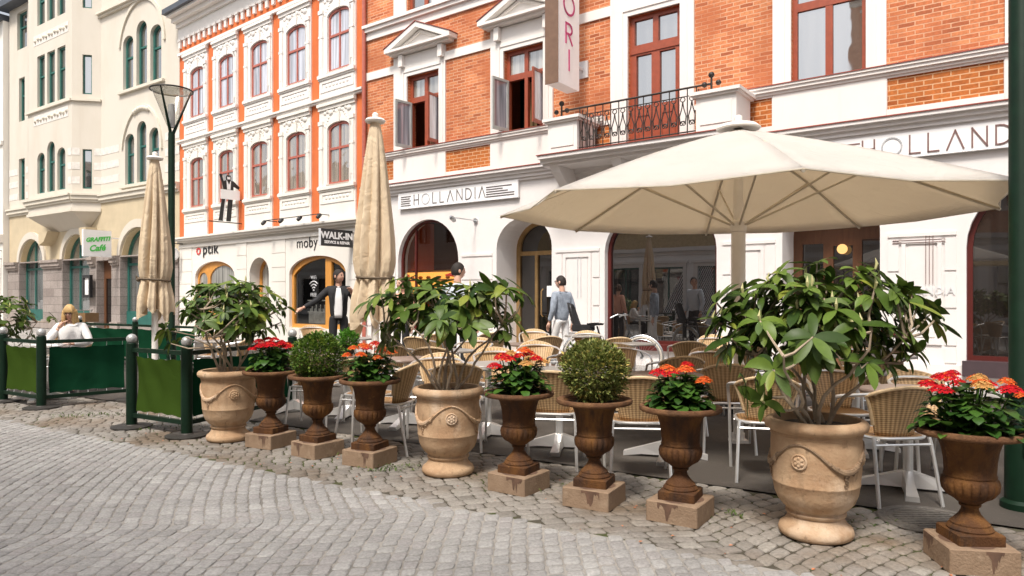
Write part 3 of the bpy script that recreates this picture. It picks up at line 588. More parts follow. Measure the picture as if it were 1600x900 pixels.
# casement windows, lower sashes open: an inner grey sash swung out at the left, a red one at the right
def sash(par, x, z0, z1, wd, ang, mf, y, mp):
    Mx = Matrix.Translation((x, y, 0)) @ Matrix.Rotation(ang, 4, 'Z')
    s = MB(); s.plate(rect(0, wd, z0, z1), [rect(.06, wd-.06, z0+.08, z1-.06)], -.022, .022, M=Mx, back=True); so = s.build('sash', mf, par)
    s = MB(); s.plate(rect(.055, wd-.055, z0+.075, z1-.055), [], -.004, .004, M=Mx, back=True); s.build('pane', mp, so); return so
for k in ('w1','w2'):
    x0, x1, z0, z1 = U[k]; f = MB()
    inner_top = [rect(x0+.09, (x0+x1)/2-.05, 6.62, z1-.09), rect((x0+x1)/2+.05, x1-.09, 6.62, z1-.09)]
    lower = [rect(x0+.07, (x0+x1)/2-.045, z0+.05, 6.48), rect((x0+x1)/2+.045, x1-.07, z0+.05, 6.48)]
    f.plate(rect(x0,x1,z0,z1), inner_top+lower, .10, .20); wo = f.build('window', M_frame_red, bb)
    p = MB(); [p.plate(r, [], .15, .16) for r in inner_top]; p.build('pane', M_pane2, wo)
    r = MB(); r.box(x0+.02, x1-.02, .75, .80, z0, z1); r.build('dark_backing', M_dark, wo)  # near-black sheet that paints in the darkness of the unlit room
    r = MB(); xx = (x0+x1)/2-.30
    for i in range(7): r.tube([(xx+i*.05,.5+.02*(i%2),z0),(xx+i*.05,.5+.02*(i%2),6.5)], .028, 6)
    r.build('drape', M_darkwood if k == 'w1' else mat('ochre_drape', (.22,.14,.06), .8), wo)
    sash(wo, x0+.05, z0+.04, 6.50, .54, radians(-97), M_frame_grey, .095, M_pane_sky)
    sash(wo, x1-.05, z0+.04, 6.50, .52, radians(-86), M_frame_red, .09, M_pane_sky)
# closed windows on the right and upper rows
for k in ('w3','w4','w5'):
    x0, x1, z0, z1 = U[k]; xc = (x0+x1)/2
    window(bb, rect(x0,x1,z0,z1), rect(x0+.08,x1-.08,z0+.08,z1-.08), .09, M_frame_red, M_pane, (xc,), (6.62,), .12)
for (x0,x1,a,b) in U.values(): window(bb, rect(x0,x1,8.75,10.6), rect(x0+.08,x1-.08,8.83,10.52), .09, M_frame_red, M_pane, ((x0+x1)/2,), (10.0,), .12)
# balcony door
x0, x1, z0, z1 = U['bd']; xc = (x0+x1)/2; f = MB()
hol = [rect(x0+.10,xc-.06,6.62,z1-.09), rect(xc+.06,x1-.10,6.62,z1-.09), rect(x0+.14,xc-.09,5.35,6.40), rect(xc+.09,x1-.14,5.35,6.40)]
f.plate(rect(x0,x1,z0,z1), hol, .08, .17)
for a, b in ((x0+.14,xc-.09),(xc+.09,x1-.14)): f.plate(rect(a,b,4.6,5.2), [rect(a+.06,b-.06,4.66,5.14)], .065, .09)
f.box(x0, x1, .06, .10, 6.44, 6.56)
dd = f.build('balcony_door', M_frame_red, bb); p = MB(); [p.plate(r, [], .13, .14) for r in hol]; p.build('pane', M_pane, dd)
# balcony
bal = thing('balcony', '', ''); bal.parent = bb
for k_ in ('label','category'): del bal[k_]
s = MB(); courses(s, -7.72, -3.42, [(4.18,4.24,.74),(4.24,4.31,.84),(4.31,4.38,.94)])
for bx in (-7.45, -6.0, -5.0, -3.9):
    s.plate([(0,0),(0,-.55),(-.10,-.55),(-.35,-.35),(-.62,-.12),(-.70,0)], [], -.11, .11, M=Matrix.Translation((bx,0,4.18)) @ Matrix.Rotation(pi/2, 4, 'Z'), back=True)
s.build('slab', M_plaster, bal)
s = MB(); s.box(-7.74, -3.40, -.965, .0, 4.381, 4.397); s.build('flashing', M_redmetal, bal)
for a, b in ((-7.49,-6.78),(-4.26,-3.52)):
    s = MB(); s.box(a, b, -.88, -.12, 4.397, 5.02); s.box(a+.08,b-.08,-.895,-.2,4.52,4.92); s.box(a-.05, b+.05, -.93, -.07, 5.02, 5.06); s.box(a-.09, b+.09, -.97, -.03, 5.06, 5.12); s.build('pedestal', M_trim, bal)
r = MB(); yy = -.80
r.tube([(-7.2,yy,5.27),(-4.0,yy,5.27)], .020, 8); r.tube([(-6.78,yy,4.46),(-4.26,yy,4.46)], .014, 6); r.tube([(-6.78,yy,5.12),(-4.26,yy,5.12)], .010, 6)
n = 14
for i in range(n+1):
    x = -6.76+2.48*i/n; r.tube([(x,yy,4.40),(x,yy,5.27)], .011, 6)
    if i < n:
        xm = x+1.24/n
        for sgn in (1,-1):
            pts = []
            for j in range(15):
                q = j/14*2.3*pi; rad = .058*(1-j/17); pts.append((xm+sgn*(.012+rad*cos(q)-.03), yy, 4.62+.0+rad*sin(q)))
            r.tube(pts, .010, 5)
            r.tube([(xm-sgn*.05,yy,4.62),(xm-sgn*.065,yy,4.76),(xm-sgn*.02,yy,4.90),(xm,yy,5.03)], .011, 5)
        r.tube([(xm+.045*cos(q*pi/5),yy,5.07+.045*sin(q*pi/5)) for q in range(10)], .010, 5, closed=True)
for xx in (-7.2, -4.0):
    r.tube([(xx,yy,5.12),(xx,yy,5.40)], .020, 8); r.sphere((xx,yy,5.43),.055); r.sphere((xx-.13,yy,5.27),.05); r.sphere((xx+.13,yy,5.27),.05)
for xx in (-6.76, -4.28): 
    for i in range(5): r.tube([(xx, yy+.15*i+.1, 4.40),(xx, yy+.15*i+.1, 5.25)], .010, 6)
r.build('railing', M_iron, bal, smooth=True)
# --- ground floor openings
# A: bakery window with lit shelves
wA = window(bb, arch(*A_A), arch(*A_A, inset=.07), .12, M_frame_dark, M_glass, (-12.3,), (), .05)
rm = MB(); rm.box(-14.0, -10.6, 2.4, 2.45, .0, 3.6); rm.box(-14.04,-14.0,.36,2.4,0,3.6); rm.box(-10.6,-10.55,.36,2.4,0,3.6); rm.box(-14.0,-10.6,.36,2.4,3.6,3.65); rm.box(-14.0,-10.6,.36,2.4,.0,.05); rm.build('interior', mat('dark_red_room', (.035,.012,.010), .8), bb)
sh = MB()
for i, z in enumerate((1.38, 1.62, 1.86, 2.1)): sh.box(-13.9, -11.2, .95, 1.35, z, z+.045)
sh.build('shelving', mat('shelf_wood', (.35,.15,.04), .5, var=.2), bb)
gl = MB()
for i, z in enumerate((1.335, 1.575, 1.815, 2.055)): gl.box(-13.85+.1*(i%2), -11.3-.1*(i%3), .94, 1.15, z, z+.035)
gl.box(-13.9,-11.25,1.37,1.39,1.30,2.12); gl.build('shelf_light', M_glow, bb)
br = MB()
for i in range(26):
    z = random.choice((1.425,1.665,1.905)); x = R(-13.8,-11.3); br.sphere((x, 1.07, z+.05), .065, 10, 6, .7)
br.build('bread', mat('bread_crust', (.42,.20,.06), .7, var=.3), bb)
aw = MB(); aw.add([(-11.6,.5,2.0),(-10.75,.5,2.0),(-10.75,1.0,2.25),(-11.35,1.0,2.18)], [(0,1,2,3)]); aw.add([(-11.6,.5,1.97),(-10.75,.5,1.87),(-10.75,.5,2.0),(-11.6,.5,2.0)], [(0,1,2,3)]); aw.build('red_awning', mat('red_awning_cloth', (.60,.05,.03), .7), bb)
# B: recessed brass and glass door
def door_recess(a, dep, mwood, mpane, panes, nm):
    x0, x1, z0, zs, ri = a; fr = arch(*a); r = MB(); n_ = len(fr)
    vs = [(p[0],.345,p[1]) for p in fr]+[(p[0],dep,p[1]) for p in fr]
    r.add(vs, [(i,(i+1)%n_,n_+(i+1)%n_,n_+i) for i in range(n_)]); r.build('door_reveal', M_plaster, bb)
    f = MB(); ins = [arch(*q) for q in panes]; f.plate(arch(x0-.02,x1+.02,z0-.02,zs,ri+.02), ins, dep, dep+.09); d_ = f.build('door', mwood, bb)
    p = MB(); [p.plate(q, [], dep+.05, dep+.06) for q in ins]; p.build('pane', mpane, d_)
    h = MB(); hx = (x0+x1)/2+.02; h.tube([(hx,dep-.02,.95),(hx,dep-.09,1.0),(hx,dep-.09,1.55),(hx,dep-.02,1.6)], .018, 8); h.build('handle', M_brass, d_)
    st = MB(); st.box(x0-.1, x1+.1, -.32, dep, .0, .115); st.build('door_step', M_plinth, bb); return d_
door_recess(A_B, .80, M_brass, M_pane_door, [(-9.42,-8.98,.25,2.42,0),(-8.90,-8.05,.50,2.42,0),(-9.40,-8.08,2.52,2.6,.55)], 'B')
nt = MB(); nt.box(-8.62,-8.42,.78,.79,1.42,1.68); nt.build('paper_notice', M_signwhite, bb)
sb = thing('canopy_step','',''); 
bpy.data.objects.remove(sb)
# C: wide restaurant window
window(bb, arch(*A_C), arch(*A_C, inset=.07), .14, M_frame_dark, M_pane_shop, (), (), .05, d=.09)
sl = MB(); sl.box(-6.70,-4.13,-.10,.16,.33,.455); sl.build('window_sill', M_frame_dark, bb)
# D: wooden door
door_recess(A_D, .75, M_darkwood, M_pane_door, [(-2.82,-2.45,.4,2.4,0),(-2.28,-1.95,.9,2.35,0),(-1.80,-1.46,.5,2.45,0)], 'D')
lm = MB(); lm.sphere((-2.1,.62,2.28),.09); lm.build('door_lamp', M_lampglow, bb)
# E, F: arched windows at the right
for a in (A_E, A_F):
    window(bb, arch(*a), arch(*a, inset=.08), .14, M_frame_dark, M_pane_door, (), (), .05, d=.09)
    sl = MB(); sl.box(a[0]-.05,a[1]+.05,-.10,.16,.16,.405); sl.build('window_sill', mat('dark_plum_sill', (.05,.03,.035), .6), bb)
# wall lettering and thin line ornament on the piers
for xc in (-1.0+.2, -3.58): 
    t_ = text('HOLLANDIA', .17, M_signpale, bb, (xc, -.036, 1.50), extrude=.002)
for xx in (-.72,-.67,-.62): 
    q = MB(); q.box(xx-.004, xx+.004, -.037, -.02, 1.62, 2.40); q.build('painted_line', M_signbrown, bb)
for zz in (2.30,2.34): 
    q = MB(); q.box(-1.2, -.45, -.037, -.02, zz-.004, zz+.004); q.build('painted_line', M_signbrown, bb)
for xx in (-7.28,-7.20): 
    q = MB(); q.box(xx-.004, xx+.004, -.037, -.02, 1.4, 2.3); q.build('painted_line', M_signpale, bb)
rf = MB(); rf.add([(X0,-.42,11.25),(X1,-.42,11.25),(X1,4.5,14.2),(X0,4.5,14.2),(X1,9,11.25),(X0,9,11.25)], [(0,1,2,3),(3,2,4,5)]); rf.build('roof', M_roof, bb)
sd = MB(); sd.box(X0, X1, 8.8, 9.0, 0, 11.25); sd.box(X0,X0+.3,.36,8.8,0,11.25); sd.box(X1-.3,X1,.36,8.8,0,11.25); sd.build('rear_wall', M_redwall, bb)
dp = MB(); dp.tube([(X0+.02,-.10,0),(X0+.02,-.10,10.9)], .055, 10); dp.build('downpipe', M_frame_red2, bb, smooth=True)

M_panelow = mat_pane('pane_street_reflection', (.30,.25,.20), .45, wob=.12)  # lighter base colour stands in for reflected trees and brick
# ================================================================= the white and red stucco house
mb_ = thing('stucco_building', 'white ornamented stucco house with red strips between five arched window bays', 'building', (PM[0], PM[1], 0), -AM)
MX0, MX1 = -10.77, -.03
mA = (-9.60, -6.90, .35, 2.15, .52); mN = (-5.95, -4.81, .9, 2.15, .55); mW = (-3.68, -.90, .48, 2.12, .52)
g = MB(); g.plate(rect(MX0,MX1,0,3.45), [arch(*mA), arch(*mN), arch(*mW)], 0, .30); 
for z in (.45,.9,1.35,1.8,2.25,2.7): pass
g.build('ground_floor_wall', M_plaster2, mb_)
for (a,b) in ((MX0,-9.8),(-6.75,-6.1),(-4.65,-3.85),(-.75,MX1)):
    gj = MB()
    for z in (.55,1.0,1.45,1.9,2.35,2.8): gj.box(a+.02,b-.02,-.02,.01,z+.005,z+.435)
    gj.build('rusticated_pier', M_plaster2, mb_)
w = MB(); w.plate(rect(MX0,MX1,3.45,11.6), [arch(c-.49,c+.49,zb,zb+1.58,.17) for c in (-9.33,-7.31,-5.27,-3.23,-1.14) for zb in (4.66,7.90)], 0, .3); w.build('red_wall', M_redwall, mb_)
c = MB(); courses(c, MX0, MX1, [(3.22,3.32,.05),(3.40,3.47,.10),(3.47,3.54,.20),(3.54,3.60,.26)]); c.build('lower_cornice', M_plaster2, mb_)
edges = [(-10.34,-8.64),(-8.22,-6.62),(-6.18,-4.56),(-4.13,-2.50),(-2.07,-.40)]
for (a, b), cx in zip(edges, (-9.33,-7.31,-5.27,-3.23,-1.14)):
    for zb, zt_ in ((4.66, 7.05), (7.90, 10.30)):
        z0 = zb-.52 if zb < 5 else zb-.70
        s = MB(); op = arch(cx-.49, cx+.49, zb, zb+1.58, .17)
        s.plate(rect(a,b,3.60 if zb < 5 else 7.2,zt_), [op], -.05, .02)
        # side pilasters with caps and bases
        for px in (a+.02, b-.22):
            s.box(px, px+.18, -.085, -.04, zb-.02, zb+1.75); s.box(px-.02, px+.20, -.105, -.04, zb+1.75, zb+1.86); s.box(px-.02,px+.20,-.105,-.04,zb-.10,zb-.02)
            s.box(px+.05,px+.13,-.095,-.08,zb+.2,zb+1.55); s.box(px-.01, px+.19, -.10, -.04, zb+1.05, zb+1.12)
        # arched architrave
        o1 = arch(cx-.60, cx+.60, zb, zb+1.60, .26); o2 = arch(cx-.50, cx+.50, zb, zb+1.585, .175)
        s.plate(o1, [o2[:1]+o2[1:]] if 0 else [arch(cx-.50,cx+.50,zb+.001,zb+1.585,.175)], -.085, -.04)
        s.box(cx-.09, cx+.09, -.12, -.04, zb+1.74, zb+2.0)
        # stucco flowers in the spandrels
        for k in range(9):
            ax = a+.28+(b-a-.56)*k/8; s.sphere((0,0,0), .075+.02*(k%3), 10, 6, M=Matrix.Translation((ax,-.05,zb+2.08+.05*(k%2))) @ Matrix.Diagonal((1,.35,.8,1)))
        for k in range(5):
            [s.sphere((0,0,0), .06, 10, 6, M=Matrix.Translation((xx_,-.05,zb+1.70+.08*k)) @ Matrix.Diagonal((1,.35,.9,1))) for xx_ in (a+.30+.05*k, b-.30-.05*k)]
        # sill and apron panel
        s.box(a-.01, b+.02, -.13, -.04, zb-.14, zb-.05); s.box(a, b, -.09, -.04, zb-.19, zb-.14)
        s.plate(rect(a+.06,b-.06,zb-.54,zb-.22), [rect(a+.16,b-.16,zb-.47,zb-.29)], -.07, -.04)
        for k in range(7): s.sphere((0,0,0), .065, 8, 6, M=Matrix.Translation((a+.35+(b-a-.7)*k/6,-.05,zb-.38)) @ Matrix.Diagonal((1,.3,.8,1)))
        # head moulding
        s.box(a-.02, b+.03, -.14, -.04, zt_-.12, zt_-.03); s.box(a-.01,b+.01,-.095,-.04,zt_-.22,zt_-.12)
        s.build('bay_surround', M_trim if zb > 5 else M_plaster2, mb_, smooth=True)
        wi = window(mb_, op, arch(cx-.435,cx+.435,zb+.06,zb+1.545,.135), -.035, M_frame_red2, M_pane_sky if zb > 5 else M_panelow, (cx,), (zb+1.02,), .055, d=.06)
c = MB(); courses(c, MX0, MX1, [(7.06,7.12,.10),(7.12,7.18,.15)]); c.build('middle_cornice', M_trim, mb_)
c = MB()
c.box(MX0, MX1, -.06, .02, 10.9, 11.6); c.box(MX0,MX1,-.10,.02,10.32,10.42)
courses(c, MX0, MX1, [(11.35,11.5,.15),(11.5,11.65,.32),(11.65,11.74,.5)]); c.build('top_cornice', M_trim, mb_)
n = 30
for_dent = MB()
for i in range(n):
    x = MX0+.1+(MX1-MX0-.2)*i/(n-1); for_dent.box(x-.075, x+.075, -.07, -.0, 10.62, 10.92); for_dent.box(x-.095,x+.095,-.09,0,10.86,10.95)
for_dent.build('dentil_frieze', M_trim, mb_)
c = MB(); c.box(MX0-.1, MX1, -.62, .1, 11.74, 11.92); c.build('gutter', M_roof, mb_)
dm = MB(); dm.box(MX0+.1, MX0+2.6, -.1, 1.5, 11.92, 13.8); dm.build('dormer', M_roof, mb_)
window(mb_, rect(MX0+.5,MX0+2.2,12.1,13.5), rect(MX0+.6,MX0+2.1,12.2,13.4), -.19, M_trim, M_pane_sky, (MX0+1.35,), (12.9,), .08)
rf = MB(); rf.add([(MX0,-.1,11.92),(MX1,-.1,11.92),(MX1,2.0,14.3),(MX0,2.0,14.3),(MX1,9,14.4),(MX0,9,14.4)], [(0,1,2,3),(3,2,4,5)]); rf.build('roof', M_roof, mb_)
sd = MB(); sd.box(MX0,MX0+.3,.31,9,0,11.9); sd.box(MX1-.3,MX1,.31,9,0,11.9); sd.box(MX0+.3,MX1-.3,1.4,1.5,0,3.4); sd.build('side_wall', M_dark, mb_)
# optician's door and window in varnished wood
f = MB(); i1 = arch(-9.48,-8.75,.45,2.1,.0); i2 = arch(-8.55,-7.02,.45,2.1,.42)
f.plate(arch(*mA), [arch(-9.5,-8.9,.50,2.02,.28) , arch(-8.72,-7.0,.9,2.05,.46)], .10, .18); wo = f.build('shop_front', M_frame_orange, mb_)
p = MB(); p.plate(arch(-9.5,-8.9,.50,2.02,.28), [], .14, .15); p.plate(arch(-8.72,-7.0,.9,2.05,.46), [], .14, .15); p.build('pane', M_pane2, wo)
window(mb_, arch(*mN, inset=.0), arch(*mN, inset=.11), .36, M_frame_orange, M_pane2, (), (), .05)
r = MB(); fr = arch(*mN); n_ = len(fr); r.add([(p[0],.295,p[1]) for p in fr]+[(p[0],.40,p[1]) for p in fr], [(i,(i+1)%n_,n_+(i+1)%n_,n_+i) for i in range(n_)]); r.build('niche_reveal', M_plaster2, mb_)
f = MB(); i1 = arch(-3.58,-1.95,.60,2.08,.46); f.plate(arch(*mW), [[(-3.58,.60),(-1.98,.60),(-1.98,2.56),(-2.3,2.55),(-2.7,2.49),(-3.1,2.38),(-3.4,2.22),(-3.58,2.08)], [(-1.70,.62),(-1.02,.62),(-1.02,2.12),(-1.3,2.33),(-1.70,2.46)]], .10, .19); wo = f.build('shop_front', M_frame_orange, mb_)
p = MB(); p.plate(rect(-3.6,-1.9,.58,2.6), [], .15, .16); p.plate(rect(-1.72,-1.0,.6,2.5), [], .15, .16); p.build('pane', M_glass, wo)
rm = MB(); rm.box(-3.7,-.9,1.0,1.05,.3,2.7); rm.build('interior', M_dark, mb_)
sk = MB()
for zz in (.95,1.30): sk.box(-3.1,-2.1,.26,.30,zz,zz+.03)
for i in range(14): sk.box(-3.05+i*.07,-3.01+i*.07,.27,.29,.62,.95+.12*(i%3))
sk.build('window_display', mat('display_grey', (.25,.24,.22), .6, var=.3), mb_)
wf = MB()
for k in (1,2,3): wf.tube([(-2.62+.09*k*cos(radians(a)), .142, 1.62+.09*k*sin(radians(a))) for a in range(45,136,15)], .016, 6)
wf.sphere((-2.62,.142,1.62),.025); wf.build('wireless_mark', M_signpale, mb_)
for ln, z in (('WiFi',2.0),('FREE',1.48)): text(ln, .15, M_signpale, mb_, (-2.62,.138,z), extrude=.001)

# ================================================================= the cream corner house with the bay
cb = thing('cream_building', 'tall cream rendered house with green windows, projecting bay and stone arches below', 'building', (PC[0], PC[1], 0), -AC)
CX0, CX1, CT = -15.1, -.02, 15.5
def tri(cx, zb, zt, w, arched):
    """three lights of one window group"""
    ww = w/3; out = []
    for k in (-1,0,1):
        x = cx+k*ww; hw = ww*.385
        zt_k = zt if k == 0 else zt-(.38 if arched else 0)
        out.append(arch(x-hw, x+hw, zb, zt_k-(hw if (arched and k == 0) else (.30 if arched else 0)), hw if (arched and k == 0) else (.30 if arched else 0), n=10))
    return out
def cwin(par, polys, y):
    for p in polys:
        xs = [q[0] for q in p]; zs = [q[1] for q in p]; a, b, z0, z1 = min(xs), max(xs), min(zs), max(zs); cx = (a+b)/2
        inn = [(cx+(q[0]-cx)*.74, z0+.08+(q[1]-z0)*(1-.16/(z1-z0))) for q in p]
        window(par, p, inn, y, M_frame_green, M_pane, (), (z0+(z1-z0)*.60,), .06, d=.08)
cA = [(-13.82,-11.25,.5,2.85,1.28), (-9.30,-6.80,.5,2.85,1.28), (-4.25,-1.62,.5,2.85,1.30)]
cD = (-6.2, -4.95, .1, 2.95, 0)
main = [arch(*a) for a in cA]+[arch(*cD)]
g1, g2 = tri(-2.70, 5.95, 8.35, 2.75, True), tri(-2.70, 9.80, 12.3, 3.1, True)
lw = [rect(-14.0,-13.35,6.1,8.1), rect(-14.0,-13.35,9.9,12.0), rect(-14.2,-13.1,13.4,15.2)]
nw = [] 
g = MB(); g.plate(rect(CX0,CX1,3.1,5.55), [[(p[0],max(p[1],3.101)) for p in arch(*a) if p[1] >= 2.84] for a in cA], 0, .30); g.build('lower_wall', M_cream2, cb)
g = MB(); g.plate(rect(CX0,CX1,0,3.098), [[(a[0],.3),(a[1],.3),(a[1],3.05),(a[0],3.05)] for a in cA]+[arch(*cD)], -.06, .30)
g.build('stone_piers', mat_brick('pier_stone', [(.25,.21,.19),(.33,.285,.26),(.29,.25,.225)], (.18,.155,.14), bw=.75, rh=.36, ms=.012, bump=.4, rough=.85), cb)
for a, b in ((CX0,-13.9),(-11.2,-9.35),(-6.72,-6.25),(-4.9,-4.3),(-1.55,CX1)): cp = MB(); courses(cp, a, b, [(2.72,2.82,.14),(2.82,2.98,.20),(2.98,3.10,.26)]); cp.build('pier_capital', M_stone, cb); cp = MB(); cp.box(a-.02,b+.02,-.16,0,0,.4); cp.build('pier_base', M_stone, cb)
for a in cA:
    o = MB(); o1 = [p for p in arch(a[0]-.22,a[1]+.22,3.1,3.11,a[4]+.10) if p[1] > 3.1]; i1 = [p for p in arch(a[0],a[1],3.1,3.11,a[4]-.22) if p[1] > 3.1]
    o.plate(o1+i1[::-1], [], -.09, .01); o.build('arch_moulding', M_cream, cb)
    window(cb, arch(*a), arch(*a, inset=.10), .24, M_frame_green, M_pane_bright, ((a[0]+a[1])/2-.3,), (2.75,), .08, d=.1)
    s_ = MB(); s_.box(a[0],a[1],.20,.26,.3,.85); s_.build('stall_riser', M_frame_green, cb)
dd = MB(); dd.plate(arch(*cD), [rect(-6.05,-5.1,.3,2.2)], .25, .33); do = dd.build('door', M_darkwood, cb); p = MB(); p.plate(rect(-6.06,-5.09,.29,2.21), [], .29, .30); p.build('pane', M_pane_shop, do)
g = MB(); g.plate(rect(CX0,CX1,5.55,CT), g1+g2+lw, 0, .30); g.build('upper_wall', M_cream, cb)
cwin(cb, g1+g2+lw, .12)
# band of pale stripes and mouldings
M_stripe = mat('pale_stripe', (.66,.62,.57), .85)
for z in (6.15,6.75,7.35): 
    for a,b in ((-6.0,-4.45),(-1.0,CX1),(CX0,-14.1),(-13.2,-10.95)): st = MB(); st.box(a,b,-.012,.01,z,z+.3); st.build('painted_stripe', M_stripe, cb)
c = MB(); courses(c, CX0, -10.9, [(5.35,5.45,.06),(5.45,5.62,.14),(5.62,5.70,.2)]); c.build('ledge', M_creamtrim, cb); c = MB(); courses(c, -5.95, CX1, [(5.35,5.45,.06),(5.45,5.62,.14),(5.62,5.70,.2)]); c.build('ledge', M_creamtrim, cb)
for cx, z, w_ in ((-2.7,5.80,3.1),(-2.7,9.62,3.4)): c = MB(); c.box(cx-w_/2, cx+w_/2, -.12, .02, z, z+.10); c.build('window_sill', M_creamtrim, cb)
for z, w_, h_ in ((7.1,3.1,1.9),(11.2,3.5,2.0)):
    o1 = [p for p in arch(-2.7-w_/2,-2.7+w_/2,z,z,h_) if p[1] > z-.01]; i1 = [p for p in arch(-2.7-w_/2+.12,-2.7+w_/2-.12,z,z,h_-.12) if p[1] > z-.01]
    c = MB(); c.plate(o1[1:-1]+i1[1:-1][::-1], [], -.07, .01); c.build('arch_moulding', M_creamtrim, cb)
c = MB()
for k in range(7): c.sphere((-3.2+.17*k,-.02,8.75+.1*sin(k*pi/6)), .11, 8, 6)
c.build('stucco_garland', M_creamtrim, cb, smooth=True)
c = MB(); courses(c, -6.0, -1.9, [(13.1,13.2,.10),(13.2,13.3,.2)]); c.build('ledge', M_creamtrim, cb)
# the bay
BY = .80; bay = []
bw1, bw2, bw3 = tri(-8.62, 5.98, 8.15, 2.9, True), tri(-8.62, 9.80, 12.05, 2.9, False), tri(-8.62, 13.4, 15.2, 2.9, False)
g = MB(); g.plate(rect(-10.9,-6.7,5.0,CT), bw1+bw2+bw3, -BY, -BY+.25)
# canted right side with a narrow window on two floors, plain left side
Mc = Matrix.Translation((-6.7,-BY,0)) @ Matrix.Rotation(math.atan2(BY,.78), 4, 'Z'); cl = math.hypot(BY,.78)
nar = [rect(.40,.76,z,z+1.65) for z in (5.95,9.90,13.5)]
g.plate(rect(0,cl,5.0,CT), nar, 0, .2, M=Mc); g.box(-10.9,-10.87,-BY,.0,5.0,CT)
# corbelled underside
g.add([(-10.9,-BY,5.0),(-6.7,-BY,5.0),(-5.92,0,5.0),(-10.9,0,5.0),(-10.2,-.02,4.35),(-6.9,-.02,4.35)], [(0,1,5,4),(1,2,5),(0,4,3),(3,4,5,2)])
g.build('bay', M_cream, cb)
cwin(cb, bw1+bw2+bw3, -BY+.10)
for p in nar:
    f = MB(); inn = [(.40+.05+(q[0]-.40)*.72, p[0][1]+.07+(q[1]-p[0][1])*.93) for q in p]; f.plate(p, [inn], .08, .15, M=Mc); wo = f.build('window', M_frame_green, cb)
    q = MB(); q.plate(inn, [], .12, .13, M=Mc); q.build('pane', M_pane, wo)
for z0, z1, pr in ((5.0,5.12,.05),(5.40,5.50,.07),(5.50,5.66,.14),(5.66,5.74,.2),(9.60,9.70,.10)):
    c = MB(); c.box(-10.9-pr,-6.7+pr*.4,-BY-pr,-BY+.03,z0,z1); c.box(0,cl,-pr,.03,z0,z1,M=Mc); c.build('bay_moulding', M_creamtrim, cb)
for z in (6.15,6.75,7.35): st = MB(); st.box(.01,.30,-.012,.01,z,z+.3,M=Mc); st.build('painted_stripe', M_stripe, cb); st = MB(); st.box(.85,cl-.01,-.012,.01,z,z+.3,M=Mc); st.build('painted_stripe', M_stripe, cb); st = MB(); st.box(-7.05,-6.72,-BY-.012,-BY+.01,z,z+.3); st.build('painted_stripe', M_stripe, cb)
for z in (9.0,12.55): st = MB(); st.box(-10.3,-7.0,-BY-.012,-BY+.01,z,z+.45); st.build('garland_panel', M_stripe, cb)
for z in (9.08,12.63):
    o = MB()
    for k in range(12): o.sphere((-10.1+.27*k,-BY-.01,z+.12+.05*(k%2)), .085, 8, 6)
    o.build('stucco_garland', M_creamtrim, cb, smooth=True)
co = MB(); co.plate([(-10.6,4.35),(-10.6,3.75),(-10.1,3.9),(-9.7,4.35)], [], -.5, 0, back=True); co.build('corbel', M_cream2, cb); co = MB(); co.plate([(-6.9,4.35),(-6.7,3.6),(-6.3,3.6),(-6.3,4.35)], [], -.45, 0, back=True); co.build('corbel', M_cream2, cb)
sd = MB(); sd.box(CX0,CX1,8,8.3,0,CT); sd.box(CX0,CX0+.3,.31,8,0,CT); sd.box(CX1-.3,CX1,.31,8,0,CT); sd.build('rear_wall', M_cream, cb)
rf = MB(); rf.box(CX0-.3,CX1+.1,-.5,8.3,CT,CT+.3); rf.build('roof', M_roof, cb)
# ================================================================= the far house at the left edge
lb = thing('pale_house', 'pale grey house with an arched doorway at the far left of the street', 'building', FC(-15.15, .25), -AC)
g = MB(); oo = [arch(-3.0,-.55,.3,2.4,1.2), rect(-2.0,-.7,5.4,7.6), rect(-2.0,-.7,9.6,11.8), rect(-6,-4.6,5.4,7.6), rect(-6,-4.6,9.6,11.8)]
g.plate(rect(-12,0,0,15), oo, 0, .3); g.box(-12,0,7,7.3,0,15); g.box(-.3,0,.31,7,0,15); g.build('wall', M_plaster2, lb)
for p in oo:
    xs = [q[0] for q in p]; zs = [q[1] for q in p]; cx = (min(xs)+max(xs))/2
    window(lb, p, [(cx+(q[0]-cx)*.86, min(zs)+.1+(q[1]-min(zs))*.92) for q in p], .12, M_black, M_pane, (cx,), (), .06)
c = MB(); courses(c, -12, 0, [(4.1,4.3,.1),(4.3,4.5,.25)]); courses(c, -12, 0, [(8.9,9.1,.1)]); c.build('cornice', M_trim, lb)
rf = MB(); rf.box(-12.3,.0,-.5,7.3,15,15.3); rf.build('roof', M_roof, lb)

